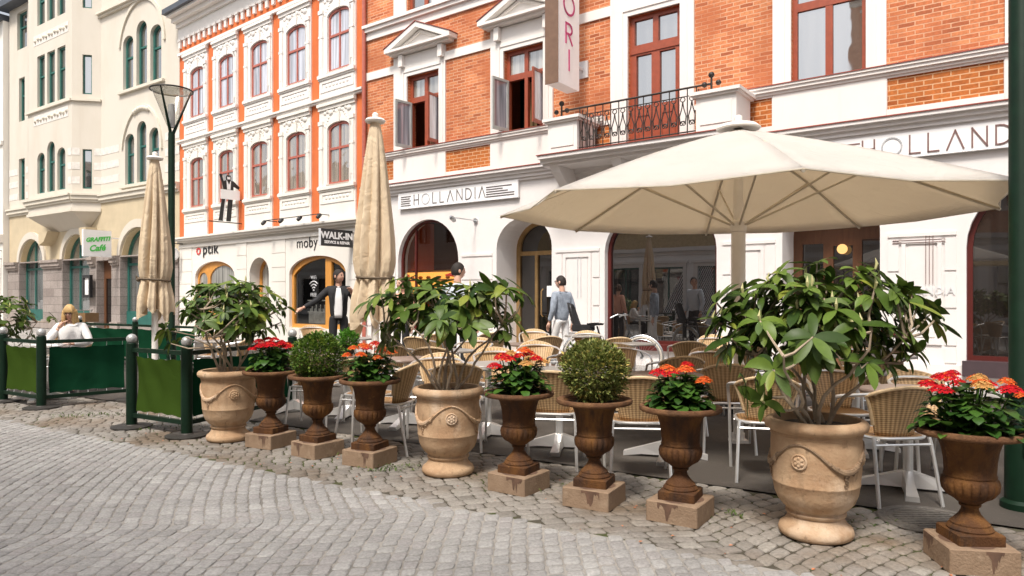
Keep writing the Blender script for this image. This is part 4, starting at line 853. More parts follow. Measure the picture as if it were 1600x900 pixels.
# ================================================================= houses across the street (behind the viewer; they shade the street and fill the window panes)
def opposite(lx0, lx1, h, wall, frm, cat_lab, out=21.0):
    o = thing('opposite_building', cat_lab, 'building', FB(lx1, out), -AB+pi)
    Wd = lx1-lx0; g = MB(); hs = []; nb = int(Wd/2.4)
    for i in range(nb):
        cx = (i+.5)*Wd/nb; hs.append(rect(cx-.85,cx+.85,.5,3.0)); z = 5.0
        while z+2.2 < h: hs.append(rect(cx-.55,cx+.55,z,z+2.0)); z += 3.4
    g.plate(rect(0,Wd,3.62,h), [q for q in hs if q[0][1] > 3.6], 0, .25); g.box(0,Wd,6,6.2,0,h); g.box(0,.2,.26,6,0,h); g.box(Wd-.2,Wd,.26,6,0,h); g.build('wall', wall, o); g = MB(); g.plate(rect(0,Wd,0,3.62), [q for q in hs if q[0][1] < 3.6], -.01, .25); g.build('shop_front_wall', M_signwhite, o)
    f = MB(); p = MB(); s = MB()
    for hh in hs:
        a, b, z0, z1 = hh[0][0], hh[1][0], hh[0][1], hh[2][1]
        f.plate(hh, [rect(a+.08,(a+b)/2-.04,z0+.08,z1-.08), rect((a+b)/2+.04,b-.08,z0+.08,z1-.08)], .12, .18)
        p.plate(hh, [], .16, .17); s.plate(rect(a-.2,b+.2,z0-.1,z1+.2), [hh], -.06, .01); s.box(a-.3,b+.3,-.14,0,z1+.2,z1+.32)
    f.build('window_frames', frm, o); p.build('window_panes', M_pane_shop, o); s.build('surround', M_trim, o)
    c = MB(); courses(c, 0, Wd, [(3.6,3.8,.1),(3.8,4.0,.25),(h-.4,h-.2,.2),(h-.2,h,.4)]); c.build('cornice', M_trim, o)
    return o
opposite(-60, -26, 12.0, M_opp, M_black, 'long pale house across the street from the cream corner house')
opposite(-25.9, -6, 11.0, mat('opposite_ochre', (.55,.42,.25), .85), M_frame_green, 'ochre house across the street from the white stucco house')
os_ = [o for o in bpy.data.objects if o.get('label','').startswith('ochre house across')][0]; b = MB()
for i in range(26):
    x = 6.3+.11*i; b.tube([(x,.10,.5),(x-1.3,.10,3.0)] if x-1.3 >= 6.3 else [(x,.10,.5),(6.3,.10,.5+(x-6.3)*1.92)], .022, 4)
b.build('striped_blind', M_signwhite, os_)
opposite(-5.9, 9, 14.8, mat('opposite_salmon', (.70,.40,.27), .85), M_trim, 'salmon house across the street from the brick house')
opposite(9.1, 30, 11.5, M_opp, M_black, 'pale house across the street behind the planters')
# ================================================================= ground
def sheet(name, pts, z, m):
    b = MB(); b.add([(p[0],p[1],z) for p in pts], [tuple(range(len(pts)))]); o = b.build(name, m)
    if o.data.polygons[0].normal.z < 0: o.data.flip_normals()
    return struct(o)
sheet('ground', [(-400,-400),(400,-400),(400,400),(-400,400)], -.06, mat('far_ground', (.22,.20,.19), .9))
sheet('street_paving', [(-70,-60),(60,-60),(60,90),(-70,90)], -.022, M_paving)
T = Vector((.851,-.525)); NN = Vector((.525,.851)); LP = Vector((-3.3,7.1))
def LPt(t, n): p = LP+T*t+NN*n; return (p.x, p.y)
sheet('street_joints', [LPt(-8.5,-9), LPt(8.5,-9), LPt(8.5,-.50), LPt(-8.5,-.50)], -.0055, M_joint)
sheet('edge_joints', [LPt(-14,-.51), LPt(14,-.51), LPt(14,.95), LPt(-14,.95)], -.0062, M_joint2)
def setts(name, m, keep, box, ang, la, lb, k, w, seed, ztop):
    """real paving stones laid in segmental arcs: courses run along ang, each stone a little crooked, domed and bevelled"""
    rnd = random.Random(seed); mb = MB(); mb.norecalc = True; e1 = Vector((cos(ang),sin(ang))); e2 = Vector((-sin(ang),cos(ang)))
    cs = [Vector(c) for c in box]; a0 = min(c.dot(e1) for c in cs); a1 = max(c.dot(e1) for c in cs); b0 = min(c.dot(e2) for c in cs); b1 = max(c.dot(e2) for c in cs)
    def P(a, b):
        q = (a % w); q = abs(q-w/2); return e1*a+e2*(b-k*q*q+.016*sin(a*1.3+b*.7))
    j = 0; b = b0-.8
    while b < b1+.8:
        hb = lb*rnd.uniform(.88,1.14); a = a0-rnd.random()*la
        while a < a1:
            ha = la*rnd.uniform(.78,1.25); g = rnd.uniform(.002,.0055); c = P(a+ha/2, b+hb/2)
            if keep(c):
                jit = lambda: rnd.uniform(-.0055,.0055)
                A, B, Cc, D = P(a+g+jit(),b+g+jit()), P(a+ha-g+jit(),b+g+jit()), P(a+ha-g+jit(),b+hb-g+jit()), P(a+g+jit(),b+hb-g+jit())
                r = rnd.uniform(.16,.30); ring = []
                for p, q1, q2 in ((A,D,B),(B,A,Cc),(Cc,B,D),(D,Cc,A)): ring += [p+(q1-p)*r, p+(q1-p)*r*.25+(q2-p)*r*.25, p+(q2-p)*r]
                z = ztop+rnd.uniform(-.0015,.0015); tx, ty = rnd.uniform(-.02,.02), rnd.uniform(-.02,.02); n = len(ring); vs = []
                for f, dz in ((1.0,-.024),(1.0,-.0075),(.93,-.0015),(.60,.0015)):
                    for p in ring: d = p-c; vs.append((c.x+d.x*f, c.y+d.y*f, z+dz+(d.x*tx+d.y*ty if dz > -.02 else 0)))
                vs.append((c.x,c.y,z+.002)); fs = []
                for L_ in range(3):
                    for i in range(n): fs.append((L_*n+i, L_*n+(i+1)%n, (L_+1)*n+(i+1)%n, (L_+1)*n+i))
                for i in range(n): fs.append((3*n+i, 3*n+(i+1)%n, 4*n))
                mb.add(vs, fs)
            a += ha
        b += hb; j += 1
    return struct(mb.build(name, m, smooth=True, ang=50))
def nt_of(c): d = c-LP; return d.dot(NN), d.dot(T)
setts('street_setts', M_sett, lambda c: -6.2 < nt_of(c)[0] < -.50 and -6.5 < nt_of(c)[1] < 8.2 and c.y > 2.2, [(-11,2),(5,2),(5,14),(-11,14)], radians(99), .106, .090, .055, 4.6, 3, .0012)
setts('edge_setts', M_sett2, lambda c: -.52 < nt_of(c)[0] < .93 and -6.5 < nt_of(c)[1] < 8.2, [(-11,1),(5,1),(5,14),(-11,14)], radians(22), .122, .104, .16, 2.6, 4, .002)
sheet('terrace_paving', [LPt(-14,.93), LPt(14,.93), LPt(14,12), LPt(-14,12)], .008, M_terrace)
sheet('pavement', [FB(-14,0)[:2], FB(8,0)[:2], FB(8,1.5)[:2], FB(-14,1.6)[:2]], .014, mat_brick('pavement_slabs', [(.30,.28,.26),(.36,.34,.32),(.33,.31,.29)], (.12,.11,.10), bw=.5, rh=.35, ms=.008, plane='XY', rot=AB, bump=.3, rough=.8))

# ================================================================= planters
def lathe_pot(name, label, loc, rot, sc=1.0, dark=False):
    t = thing(name, label, 'planter', loc, rot, 'terracotta pots along the terrace edge')
    prof = [(.001,0),(.185,0),(.203,.012),(.208,.035),(.200,.058),(.178,.075),(.160,.100),(.153,.122),(.165,.130),(.168,.142),(.158,.150),(.162,.160),(.186,.180),(.212,.212),(.230,.258),(.2385,.312),(.2415,.316),(.2420,.324),(.2400,.329),(.247,.400),(.250,.47),(.250,.55),(.248,.590),(.252,.594),(.250,.603),(.255,.606),(.253,.615),(.262,.620),(.280,.632),(.286,.650),(.284,.668),(.272,.682),(.250,.690),(.238,.684),(.233,.66),(.230,.63)]
    b = MB(); b.lathe(prof, 64, caps=False); b.build('body', M_terra, t, smooth=True, ang=50)
    s = MB(); s.lathe([(.229,.640),(.15,.652),(.001,.655)], 32, caps=False); s.build('soil', M_soil, t, smooth=True)
    def rad(z):
        for (r0,z0),(r1,z1) in zip(prof[14:],prof[15:]):
            if z0 <= z <= z1: return r0+(r1-r0)*(z-z0)/max(z1-z0,1e-6)
        return .25
    # garlands hanging between three points, medallion above between them
    for k in range(3):
        a0 = 2*pi*k/3; pts = []; pr = []
        for i in range(21):
            u = i/20; a = a0+u*2*pi/3; z = .492+.072*cos(2*pi*u); pts.append(((rad(z)+.003)*cos(a),(rad(z)+.003)*sin(a),z)); pr.append(.0065+.013*sin(pi*u)**4)
        g = MB(); g.tube(pts, pr, 8)
        random.seed(k)
        for i in range(34):
            u = .27+.46*random.random(); a = a0+u*2*pi/3; z = .492+.072*cos(2*pi*u)+R(-.020,.012); rr = rad(z)+.008; g.sphere((rr*cos(a),rr*sin(a),z), R(.006,.012), 7, 5)
        for i in range(10):
            a = a0+pi/3+R(-.05,.05); z = .405-.008*i+.0; rr = rad(z)+.004; g.sphere((rr*cos(a),rr*sin(a),z), .010-.0006*i, 6, 4)
        g.build('garland', M_terradark if dark else M_terra, t, smooth=True)
        m = MB(); a = a0; Mx = Matrix.Rotation(a, 4, 'Z') @ Matrix.Translation((rad(.47)-.004,0,.468)) @ Matrix.Rotation(pi/2, 4, 'Y')
        m.lathe([(.046,0),(.046,.010),(.040,.014),(.034,.009),(.033,.008),(.026,.011),(.018,.016),(.001,.019)], 24, M=Mx, caps=False)
        for q in range(6): m.sphere((0,0,0), .010, 7, 5, M=Mx @ Matrix.Translation((.021*cos(q*pi/3),.021*sin(q*pi/3),.012)))
        m.build('medallion', M_terra, t, smooth=True)
    t.scale = (sc,)*3; return t
def leaf_geo(mb, base, d, up, L, W, droop, fold=.25, n=5):
    """one pointed oval leaf as a folded, drooping strip"""
    d = d.normalized(); side = d.cross(up)
    if side.length < 1e-4: side = Vector((1,0,0))
    side.normalize(); u = side.cross(d).normalized(); vs = []; p = Vector(base); ang = 0; st = L/n
    for i in range(n+1):
        t = i/n; w = W*.5*(sin(pi*min(1,t*.92+.06))**.75)*(1 if t < 1 else .05)
        dd = (d*cos(ang)-Vector((0,0,1))*sin(ang)*1.0).normalized(); nn = side.cross(dd).normalized()
        vs += [p-side*w+nn*w*fold, p, p+side*w+nn*w*fold]; p = p+dd*st; ang += droop/n
    fs = []
    for i in range(n):
        a = i*3; fs += [(a,a+1,a+4,a+3),(a+1,a+2,a+5,a+4)]
    mb.add(vs, fs)
def rhododendron(label, loc, seed, rx, ry, z0, z1, nwh, lean=(0,0), group='rhododendrons in the terracotta pots', side=None, L=.15, base=.65):
    """several crooked stems, whorls of drooping leaves at the twig ends, a pale bud at the heart of each"""
    rnd = random.Random(seed); t = thing('rhododendron', label, 'shrub', loc, 0, group)
    st = MB(); lv = MB(); bd = []; lv.norecalc = True; yl = MB(); yl.norecalc = True
    cz = (z0+z1)/2; tips = []
    for i in range(nwh*30):
        if len(tips) >= nwh: break
        a = rnd.uniform(0, 2*pi); q = rnd.uniform(-.75, 1); r_ = rnd.uniform(.35, 1.0)**.7*(1+.20*sin(2*a+seed)+.18*sin(5*a+seed*2)+.14*sin(4*q+2*a))
        x = lean[0]+rx*r_*cos(a)*math.sqrt(max(0,1-q*q*.8)); y = lean[1]+ry*r_*sin(a)*math.sqrt(max(0,1-q*q*.8)); z = cz+(z1-z0)/2*q*(.8+.2*r_)+rnd.uniform(-.05,.05)
        p = Vector((x,y,z))
        if all((p-o).length > .085 for o in tips): tips.append(p)
    if side:
        for s_ in side: tips.append(Vector(s_))
    nst = 9; nodes = []
    for k in range(nst):
        a = 2*pi*k/nst+rnd.uniform(-.4,.4); p = Vector((.07*cos(a), .07*sin(a), base)); pts = [p.copy()]; d = Vector((cos(a)*rnd.uniform(.25,.7)+lean[0]*.6, sin(a)*rnd.uniform(.25,.7)+lean[1]*.6, 1)).normalized()
        for i in range(7):
            d = (d+Vector((rnd.uniform(-.42,.42),rnd.uniform(-.42,.42),.04))).normalized(); p = p+d*((z1-base)*.115); pts.append(p.copy()); nodes.append(p.copy())
        st.tube(pts, [.0130-.0011*i for i in range(8)], 7)
    for tp in tips:
        nb = min(nodes, key=lambda o: (o-tp).length+ (.3 if o.z > tp.z else 0)); mid = (nb+tp)/2+Vector((rnd.uniform(-.03,.03),rnd.uniform(-.03,.03),-.03))
        st.tube([nb, mid, tp], [.009,.007,.005], 6)
        c = Vector((lean[0],lean[1],cz-.15)); out = (tp-c).normalized(); out = (out+Vector((rnd.uniform(-.45,.45),rnd.uniform(-.45,.45),rnd.uniform(.25,.75)))).normalized()
        s1 = out.cross(Vector((0,0,1))); s1 = s1.normalized() if s1.length > .01 else Vector((1,0,0)); s2 = out.cross(s1)
        nl = rnd.randint(6, 11); ph = rnd.uniform(0,6)
        for k in range(nl):
            if rnd.random() < .14: continue
            a = ph+2*pi*k/nl+rnd.uniform(-.4,.4); rad_ = s1*cos(a)+s2*sin(a); d = (rad_+out*rnd.uniform(-.15,.35)).normalized()
            ll = L*rnd.uniform(.5,1.18); d = (d+Vector((0,0,rnd.uniform(-.42,.40)))).normalized(); leaf_geo(yl if rnd.random() < .05 else lv, tp+rad_*.006, d, out, ll, ll*rnd.uniform(.32,.43), rnd.uniform(.1,1.3), rnd.uniform(.08,.3))
        for k in range(5):
            a = rnd.uniform(0,6.3); rad_ = s1*cos(a)+s2*sin(a); ll = L*rnd.uniform(.5,.8)
            leaf_geo(lv, tp-out*.05+rad_*.006, (rad_-out*.1).normalized(), out, ll, ll*.38, rnd.uniform(.8,1.6), .2)
        if rnd.random() < .45: bd.append((tp.copy(), out.copy()))
    st.build('stems', M_bark, t, smooth=True); lv.build('leaves', M_leaf, t, smooth=True, ang=60); yl.build('young_leaves', M_leafpale, t, smooth=True, ang=60)
    for tp, out in bd: b_ = MB(); b_.tube([tp, tp+out*.02+Vector((0,0,.012)), tp+Vector((0,0,.065))], [.006,.009,.001], 6); b_.build('bud', M_bud, t, smooth=True)
    return t
POT = [((-2.79,6.93), 'tan terracotta pot with garland relief, leftmost and farthest of the three, beside the green post', 2.75),
       ((-.51,5.62), 'tan terracotta pot with garland relief, middle one of the three, between two rusty urns', 2.35),
       ((1.79,4.15), 'large tan terracotta pot with dark garland relief, nearest of the three, beside the parasol pole', 2.32)]
for (p, lab, off) in POT:
    fa = math.atan2(-p[1], -p[0]); lathe_pot('terracotta_pot', lab, (p[0],p[1],.004), fa+{2.75:.20,2.35:.10,2.32:-.35}[off], dark=(off == 2.32))
rhododendron('broad leafy rhododendron with bare crooked stems in the leftmost terracotta pot', (-2.79,6.93,.004), 3, .50,.45,1.02,1.53,74, (.02,0), side=[(-.52,-.1,.95),(-.60,-.05,1.08),(.50,.05,1.15)], L=.15)
rhododendron('airy rhododendron with thin bare stems in the middle terracotta pot', (-.51,5.62,.004), 8, .50,.42,1.12,1.50,46, (0,0), side=[(-.50,0,1.05),(-.46,-.15,1.12),(.52,.0,1.22),(.48,-.1,1.12)], L=.185)
rhododendron('large dense rhododendron with drooping glossy leaves in the nearest terracotta pot', (1.79,4.15,.004), 15, .52,.46,.98,1.50,84, (.02,0), side=[(-.42,-.05,.86),(-.36,-.16,.80),(.66,.1,1.36),(.70,.0,1.26),(.60,.05,1.42),(-.55,.0,1.28),(-.36,-.30,1.0),(.30,-.1,1.56),(.05,.1,1.60),(-.22,.0,1.54),(.74,.1,1.30)], L=.17)

def make_urn(label, loc, rot):
    t = thing('urn_planter', label, 'urn', loc, rot, 'rusty urns along the terrace edge')
    def flute(q, z):
        if .205 < z < .315: k = sin(pi*(z-.205)/.11); return 1+.085*k*abs(cos(10*q))**.6-.055*k
        return 1
    b = MB(); b.lathe([(.001,.190),(.060,.192),(.075,.205),(.108,.225),(.128,.255),(.134,.285),(.131,.308),(.118,.318),(.122,.324),(.122,.332),(.118,.336),(.122,.40),(.130,.45),(.142,.49),(.160,.515),(.20,.525),(.245,.527),(.252,.534),(.254,.545),(.250,.556),(.236,.558),(.205,.548),(.170,.54),(.150,.52)], 160, fn=flute, caps=False)
    b.build('bowl', [M_rust], t, smooth=True, ang=50)
    r = MB(); r.lathe([(.225,.5285),(.250,.529),(.2565,.536),(.2585,.546),(.254,.558),(.238,.562),(.21,.553)], 64, caps=False); r.build('rim', M_rustlip, t, smooth=True, ang=50)
    f = MB(); f.lathe([(.001,.052),(.105,.052),(.108,.062),(.100,.075),(.092,.080),(.092,.088),(.075,.104),(.052,.130),(.042,.150),(.040,.165),(.050,.172),(.052,.181),(.046,.186),(.052,.195),(.001,.197)], 48, caps=False)
    f.bbox(-.115,.115,-.115,.115,0,.054,.006); f.build('foot', M_rust, t, smooth=True, ang=40)
    s = MB(); s.lathe([(.165,.53),(.1,.54),(.001,.545)], 24, caps=False); s.build('soil', M_soil, t); return t
def make_block(label, loc, rot, stain_seed):
    t = thing('stone_block', label, 'plinth', loc, rot, 'sandstone blocks under the urns')
    b = MB(); b.bbox(-.165,.165,-.165,.165,0,.128,.006); b.build('block', M_block, t)
    rnd = random.Random(stain_seed)
    for k in range(2):   # rust run-off that dried on the faces
        x = rnd.uniform(-.09,.09); w_ = rnd.uniform(.035,.07); y = -.1665; n = 14
        lo = [max(.012,.1225-rnd.uniform(.2,1)*(.14 if abs(i-n/2) < 3 else .05)*rnd.uniform(.5,1.2)) for i in range(n+1)]
        pts = [(x-w_+2*w_*i/n, lo[i]) for i in range(n+1)]+[(x+w_,.1226),(x-w_,.1226)]
        s = MB(); s.plate(pts, [], y, y+.001, M=Matrix.Rotation((0,3,1)[k]*pi/2, 4, 'Z')); s.build('rust_stain', M_stain, t)
    s = MB(); s.lathe([(.001,.1292),(.09,.1295),(.15,.1292)], 20, fn=lambda q,z: .82+.18*abs(cos(2*q)), caps=False); s.build('wet_patch', M_stain, t); return t
def flower_plant(label, loc, seed, mix, r=.20, h=.20, nheads=11, group='flowering plants in the rusty urns', nleaf=250):
    rnd = random.Random(seed); t = thing('flowering_plant', label, 'flowers', loc, 0, group)
    lv = MB(); lv.norecalc = True; st = MB(); heads = []
    for i in range(nleaf):
        a = rnd.uniform(0,2*pi); q = rnd.random()**.55; zz = rnd.random(); rr = r*1.08*q*math.sqrt(max(.05,1-(zz*.85)**2)); z = .015+h*.95*zz*(1-.25*q)
        L_ = rnd.uniform(.060,.105); d = Vector((cos(a),sin(a),rnd.uniform(-.25,.55))); p = Vector((rr*cos(a)*.85,rr*sin(a)*.85,z)); leaf_geo(lv, p, d, Vector((0,0,1)), L_, L_*.74, rnd.uniform(.3,1.3), .18, 4)
        if i % 3 == 0: st.tube([(0.3*p.x,.3*p.y,0), p*.6, p], .0035, 5)
    for k in range(nheads):
        a = 2*pi*k*.382+rnd.uniform(-.3,.3); q = math.sqrt((k+.4)/nheads); c = Vector((r*1.02*q*cos(a), r*1.02*q*sin(a), h*(1.10-.34*q*q)+.015+rnd.uniform(-.02,.015)))
        st.tube([(c.x*.3,c.y*.3,0), (c.x*.8,c.y*.8,c.z*.6), c-Vector((0,0,.015))], .004, 5)
        x = rnd.random(); w = 0 if x < mix[0] else (1 if x < mix[0]+mix[1] else 2); hr = rnd.uniform(.038,.064); fh = MB(); heads.append(fh)
        for j in range(85):
            u = math.sqrt((j+.5)/85); b_ = j*2.4; pz = hr*.55*(1-u*u)+rnd.uniform(-.005,.005); p = c+Vector((hr*u*cos(b_), hr*u*sin(b_), pz)); nrm = Vector((u*cos(b_)*.9, u*sin(b_)*.9, 1)).normalized()
            s1 = nrm.cross(Vector((.3,.8,.1))).normalized(); s2 = nrm.cross(s1); pr = rnd.uniform(.009,.0135); r0 = rnd.uniform(0,1.5)
            fh.cur = w if rnd.random() < .90 else min(w+1,2)
            vs = [p]; 
            for m in range(8):
                aa = r0+m*pi/4; k_ = pr if m % 2 == 0 else pr*.55; vs.append(p+(s1*cos(aa)+s2*sin(aa))*k_+nrm*(.003 if m % 2 == 0 else 0))
            fh.add(vs, [(0,1+m,1+(m+1) % 8) for m in range(8)])
    st.build('stems', M_leafflower, t); lv.build('leaves', M_leafflower, t, smooth=True, ang=60)
    for fh in heads: fh.norecalc = True; fh.build('flower_head', [M_fred,M_forange,M_fpeach], t)
    return t
def box_ball(label, loc, seed, r, n=4200, m=None, group='clipped box balls in the rusty urns', name='boxwood_ball', cat='shrub', lf=.027):
    rnd = random.Random(seed); t = thing(name, label, cat, loc, 0, group); lv = MB(); lv.norecalc = True; tw = MB()
    lumps = [(Vector((rnd.gauss(0,1),rnd.gauss(0,1),rnd.gauss(0,1))).normalized(), rnd.uniform(-.07,.09)) for _ in range(26)]
    for i in range(n):
        d = Vector((rnd.gauss(0,1),rnd.gauss(0,1),rnd.gauss(0,1))).normalized()
        bump_ = sum(a*max(0,(d.dot(u)-.72)/.28) for u, a in lumps); rr = r*(rnd.random()**.22)*(1+bump_)*rnd.uniform(.93,1.05)
        p = Vector((d.x*rr, d.y*rr, d.z*rr*.93)); dr = (d+Vector((rnd.uniform(-.9,.9),rnd.uniform(-.9,.9),rnd.uniform(-.4,1.0)))).normalized(); L_ = lf*rnd.uniform(.75,1.35)
        leaf_geo(lv, p, dr, Vector((rnd.uniform(-.5,.5),rnd.uniform(-.5,.5),1)), L_, L_*.6, rnd.uniform(0,.6), .2, 2)
    for k in range(14):
        d = Vector((rnd.gauss(0,1),rnd.gauss(0,1),rnd.gauss(0,.8)+.4)).normalized(); tw.tube([(0,0,-r*.95), d*r*.5, d*r*.9], [.006,.004,.002], 5)
    lv.build('leaves', m or M_box, t); tw.build('twigs', M_bark, t); return t
URNS = [((-2.28,6.66),'f','leftmost rusty urn, beside the far terracotta pot, with bright red flowers', 'leftmost sandstone block, under the urn of bright red flowers'),
        ((-1.73,6.27),'b','rusty urn holding the smooth box ball, second from the left', 'sandstone block with a dark streak under the left box ball urn'),
        ((-1.20,5.95),'f','rusty urn of orange flowers just left of the middle terracotta pot', 'sandstone block just left of the middle terracotta pot'),
        ((.05,5.15),'f','rusty urn of red and peach flowers just right of the middle terracotta pot', 'sandstone block with rust runs just right of the middle terracotta pot'),
        ((.56,4.79),'b','rusty urn holding the loose variegated box ball, near the picture centre', 'sandstone block under the urn with the loose box ball'),
        ((1.07,4.47),'f','rusty urn of few red flowers just left of the nearest terracotta pot', 'sandstone block with dark stains just left of the nearest terracotta pot'),
        ((2.40,3.69),'f','nearest rusty urn at the right edge, with coral flowers', 'nearest sandstone block, at the right corner under the coral flowers')]
FL = {0:('dense bright red flowers with small green leaves in the leftmost urn',(.97,.03),.185,.27,14), 2:('orange and red flowers over dark leaves left of the middle terracotta pot',(.30,.62),.21,.26,11),
      3:('mixed red orange and peach flowers right of the middle terracotta pot',(.45,.30),.21,.27,13), 5:('sparse red orange flowers with big bright leaves left of the nearest terracotta pot',(.55,.4),.19,.23,7), 6:('broad coral and peach flowers in the nearest urn at right',(.50,.34),.25,.26,14)}
for i, (p, k, lu, lb_) in enumerate(URNS):
    rz = radians(-31)+radians([4,-6,3,-5,2,-3,22][i])
    make_block(lb_, (p[0],p[1],.004), rz, 20+i); make_urn(lu, (p[0],p[1],.133), rz+.1).scale = (1.0,1.0,1.04)
    top = .155+.535
    if k == 'f': l_, mx, r_, h_, nh = FL[i]; flower_plant(l_, (p[0],p[1],top), 40+i, mx, r_, h_, nh)
    elif i == 1: box_ball('smooth round dark green box ball second from the left', (p[0],p[1],top+.18), 5, .225, 5200)
    else: box_ball('looser variegated box ball in the urn near the picture centre', (p[0],p[1],top+.205), 6, .225, 6500, mat_leaf('variegated_box_leaf', (.045,.075,.014), (.33,.36,.11), .45, .2, spec=.2))

# ================================================================= green barriers
def barrier_post(label, p, h=.90):
    t = thing('barrier_post', label, 'post', (p[0],p[1],.008), 0, 'green posts with silver balls around the seating')
    b = MB(); b.lathe([(.055,.022),(.055,h),(.050,h+.006),(.001,h+.008)], 24); b.build('post', M_gpaint, t, smooth=True)
    b = MB(); b.lathe([(.001,0),(.20,0),(.205,.004),(.203,.012),(.19,.016),(.07,.020),(.062,.030),(.001,.031)], 36, caps=False); b.build('base_plate', M_castiron, t, smooth=True)
    if h < .88: return t
    b = MB(); b.sphere((0,0,h+.048), .054, 20, 14); b.lathe([(.03,h),(.03,h+.02)], 12); b.build('ball_finial', mat('silver_ball', (.42,.42,.41), .4, metal=.35) if 'silver_ball' not in bpy.data.materials else bpy.data.materials['silver_ball'], t, smooth=True); return t
def barrier_panel(label, a, b, m, sag=.0):
    a, b = Vector(a), Vector(b); L_ = (b-a).length; t = thing('canvas_barrier', label, 'barrier', (a.x,a.y,.008), math.atan2(b.y-a.y,b.x-a.x), 'canvas panels between the green posts')
    for z in (.83, .13): r = MB(); r.box(.05, L_-.05, -.022, .022, z-.022, z+.022); r.build('rail', M_gpaint, t)
    c = MB(); nx, nz = 24, 14; rnd = random.Random(int(L_*1000)); w_ = [(rnd.uniform(2,7),rnd.uniform(2,9),rnd.uniform(0,6)) for _ in range(5)]
    vs = []
    for j in range(nz+1):
        for i in range(nx+1):
            u, v = i/nx, j/nz; x = .085+(L_-.17)*u; z = .175+.585*v+.012*sin(u*pi)*(1-2*v)+.006*sin(u*25)*(1 if v in (0,1) else 0)
            y = .012*sum(sin(A*u*3+B*v+C) for A,B,C in w_)/2*sin(pi*v)**.5*.9+.02*sin(pi*v)
            vs.append((x, y, z))
    fs = [(j*(nx+1)+i, j*(nx+1)+i+1, (j+1)*(nx+1)+i+1, (j+1)*(nx+1)+i) for j in range(nz) for i in range(nx)]
    c.add(vs, fs); c.build('canvas', m, t, smooth=True, ang=80)
    for u in (.03,.25,.5,.75,.97):
        x = .085+(L_-.17)*u
        for z0, z1 in ((.755,.81),(.185,.15)): k = MB(); k.tube([(x,.01,z0),(x,.0,z1)], .004, 5); k.build('tie', M_signpale, t)
    return t
POSTS = [(-6.83,9.45,'green ball-topped post at the left picture edge'),(-5.95,8.90,'green ball-topped post in front of the blonde woman'),(-5.20,9.62,'plain low green post at the inner end of the dark canvas'),(-4.10,7.59,'green ball-topped post on the left of the gap opening'),(-3.28,7.10,'green ball-topped post beside the leftmost terracotta pot'),(-2.72,8.72,'green ball-topped post behind the leftmost rhododendron'),
         (-7.6,14.2,'far green ball-topped post behind the furled parasol'),(-9.4,15.3,'far green ball-topped post near the parked bicycle')]
for x, y, l_ in POSTS: barrier_post(l_, (x,y), .84 if l_.startswith('plain') else .90)
barrier_panel('short canvas panel in lit green at the left picture edge', POSTS[0][:2], POSTS[1][:2], M_gcanvas)
barrier_panel('canvas panel in shaded green turned inwards beside the blonde woman', POSTS[1][:2], POSTS[2][:2], M_gcanvas2)
barrier_panel('canvas panel in lit green facing the street beside the leftmost terracotta pot', POSTS[3][:2], POSTS[4][:2], M_gcanvas)
barrier_panel('canvas panel in shaded green behind the leftmost terracotta pot', POSTS[4][:2], POSTS[5][:2], M_gcanvas2)
barrier_panel('far dark green panel behind the furled parasol', POSTS[7][:2], POSTS[6][:2], M_gcanvas2)
barrier_panel('far dark green panel left of the suited man', POSTS[6][:2], (-5.9,13.2), M_gcanvas2)

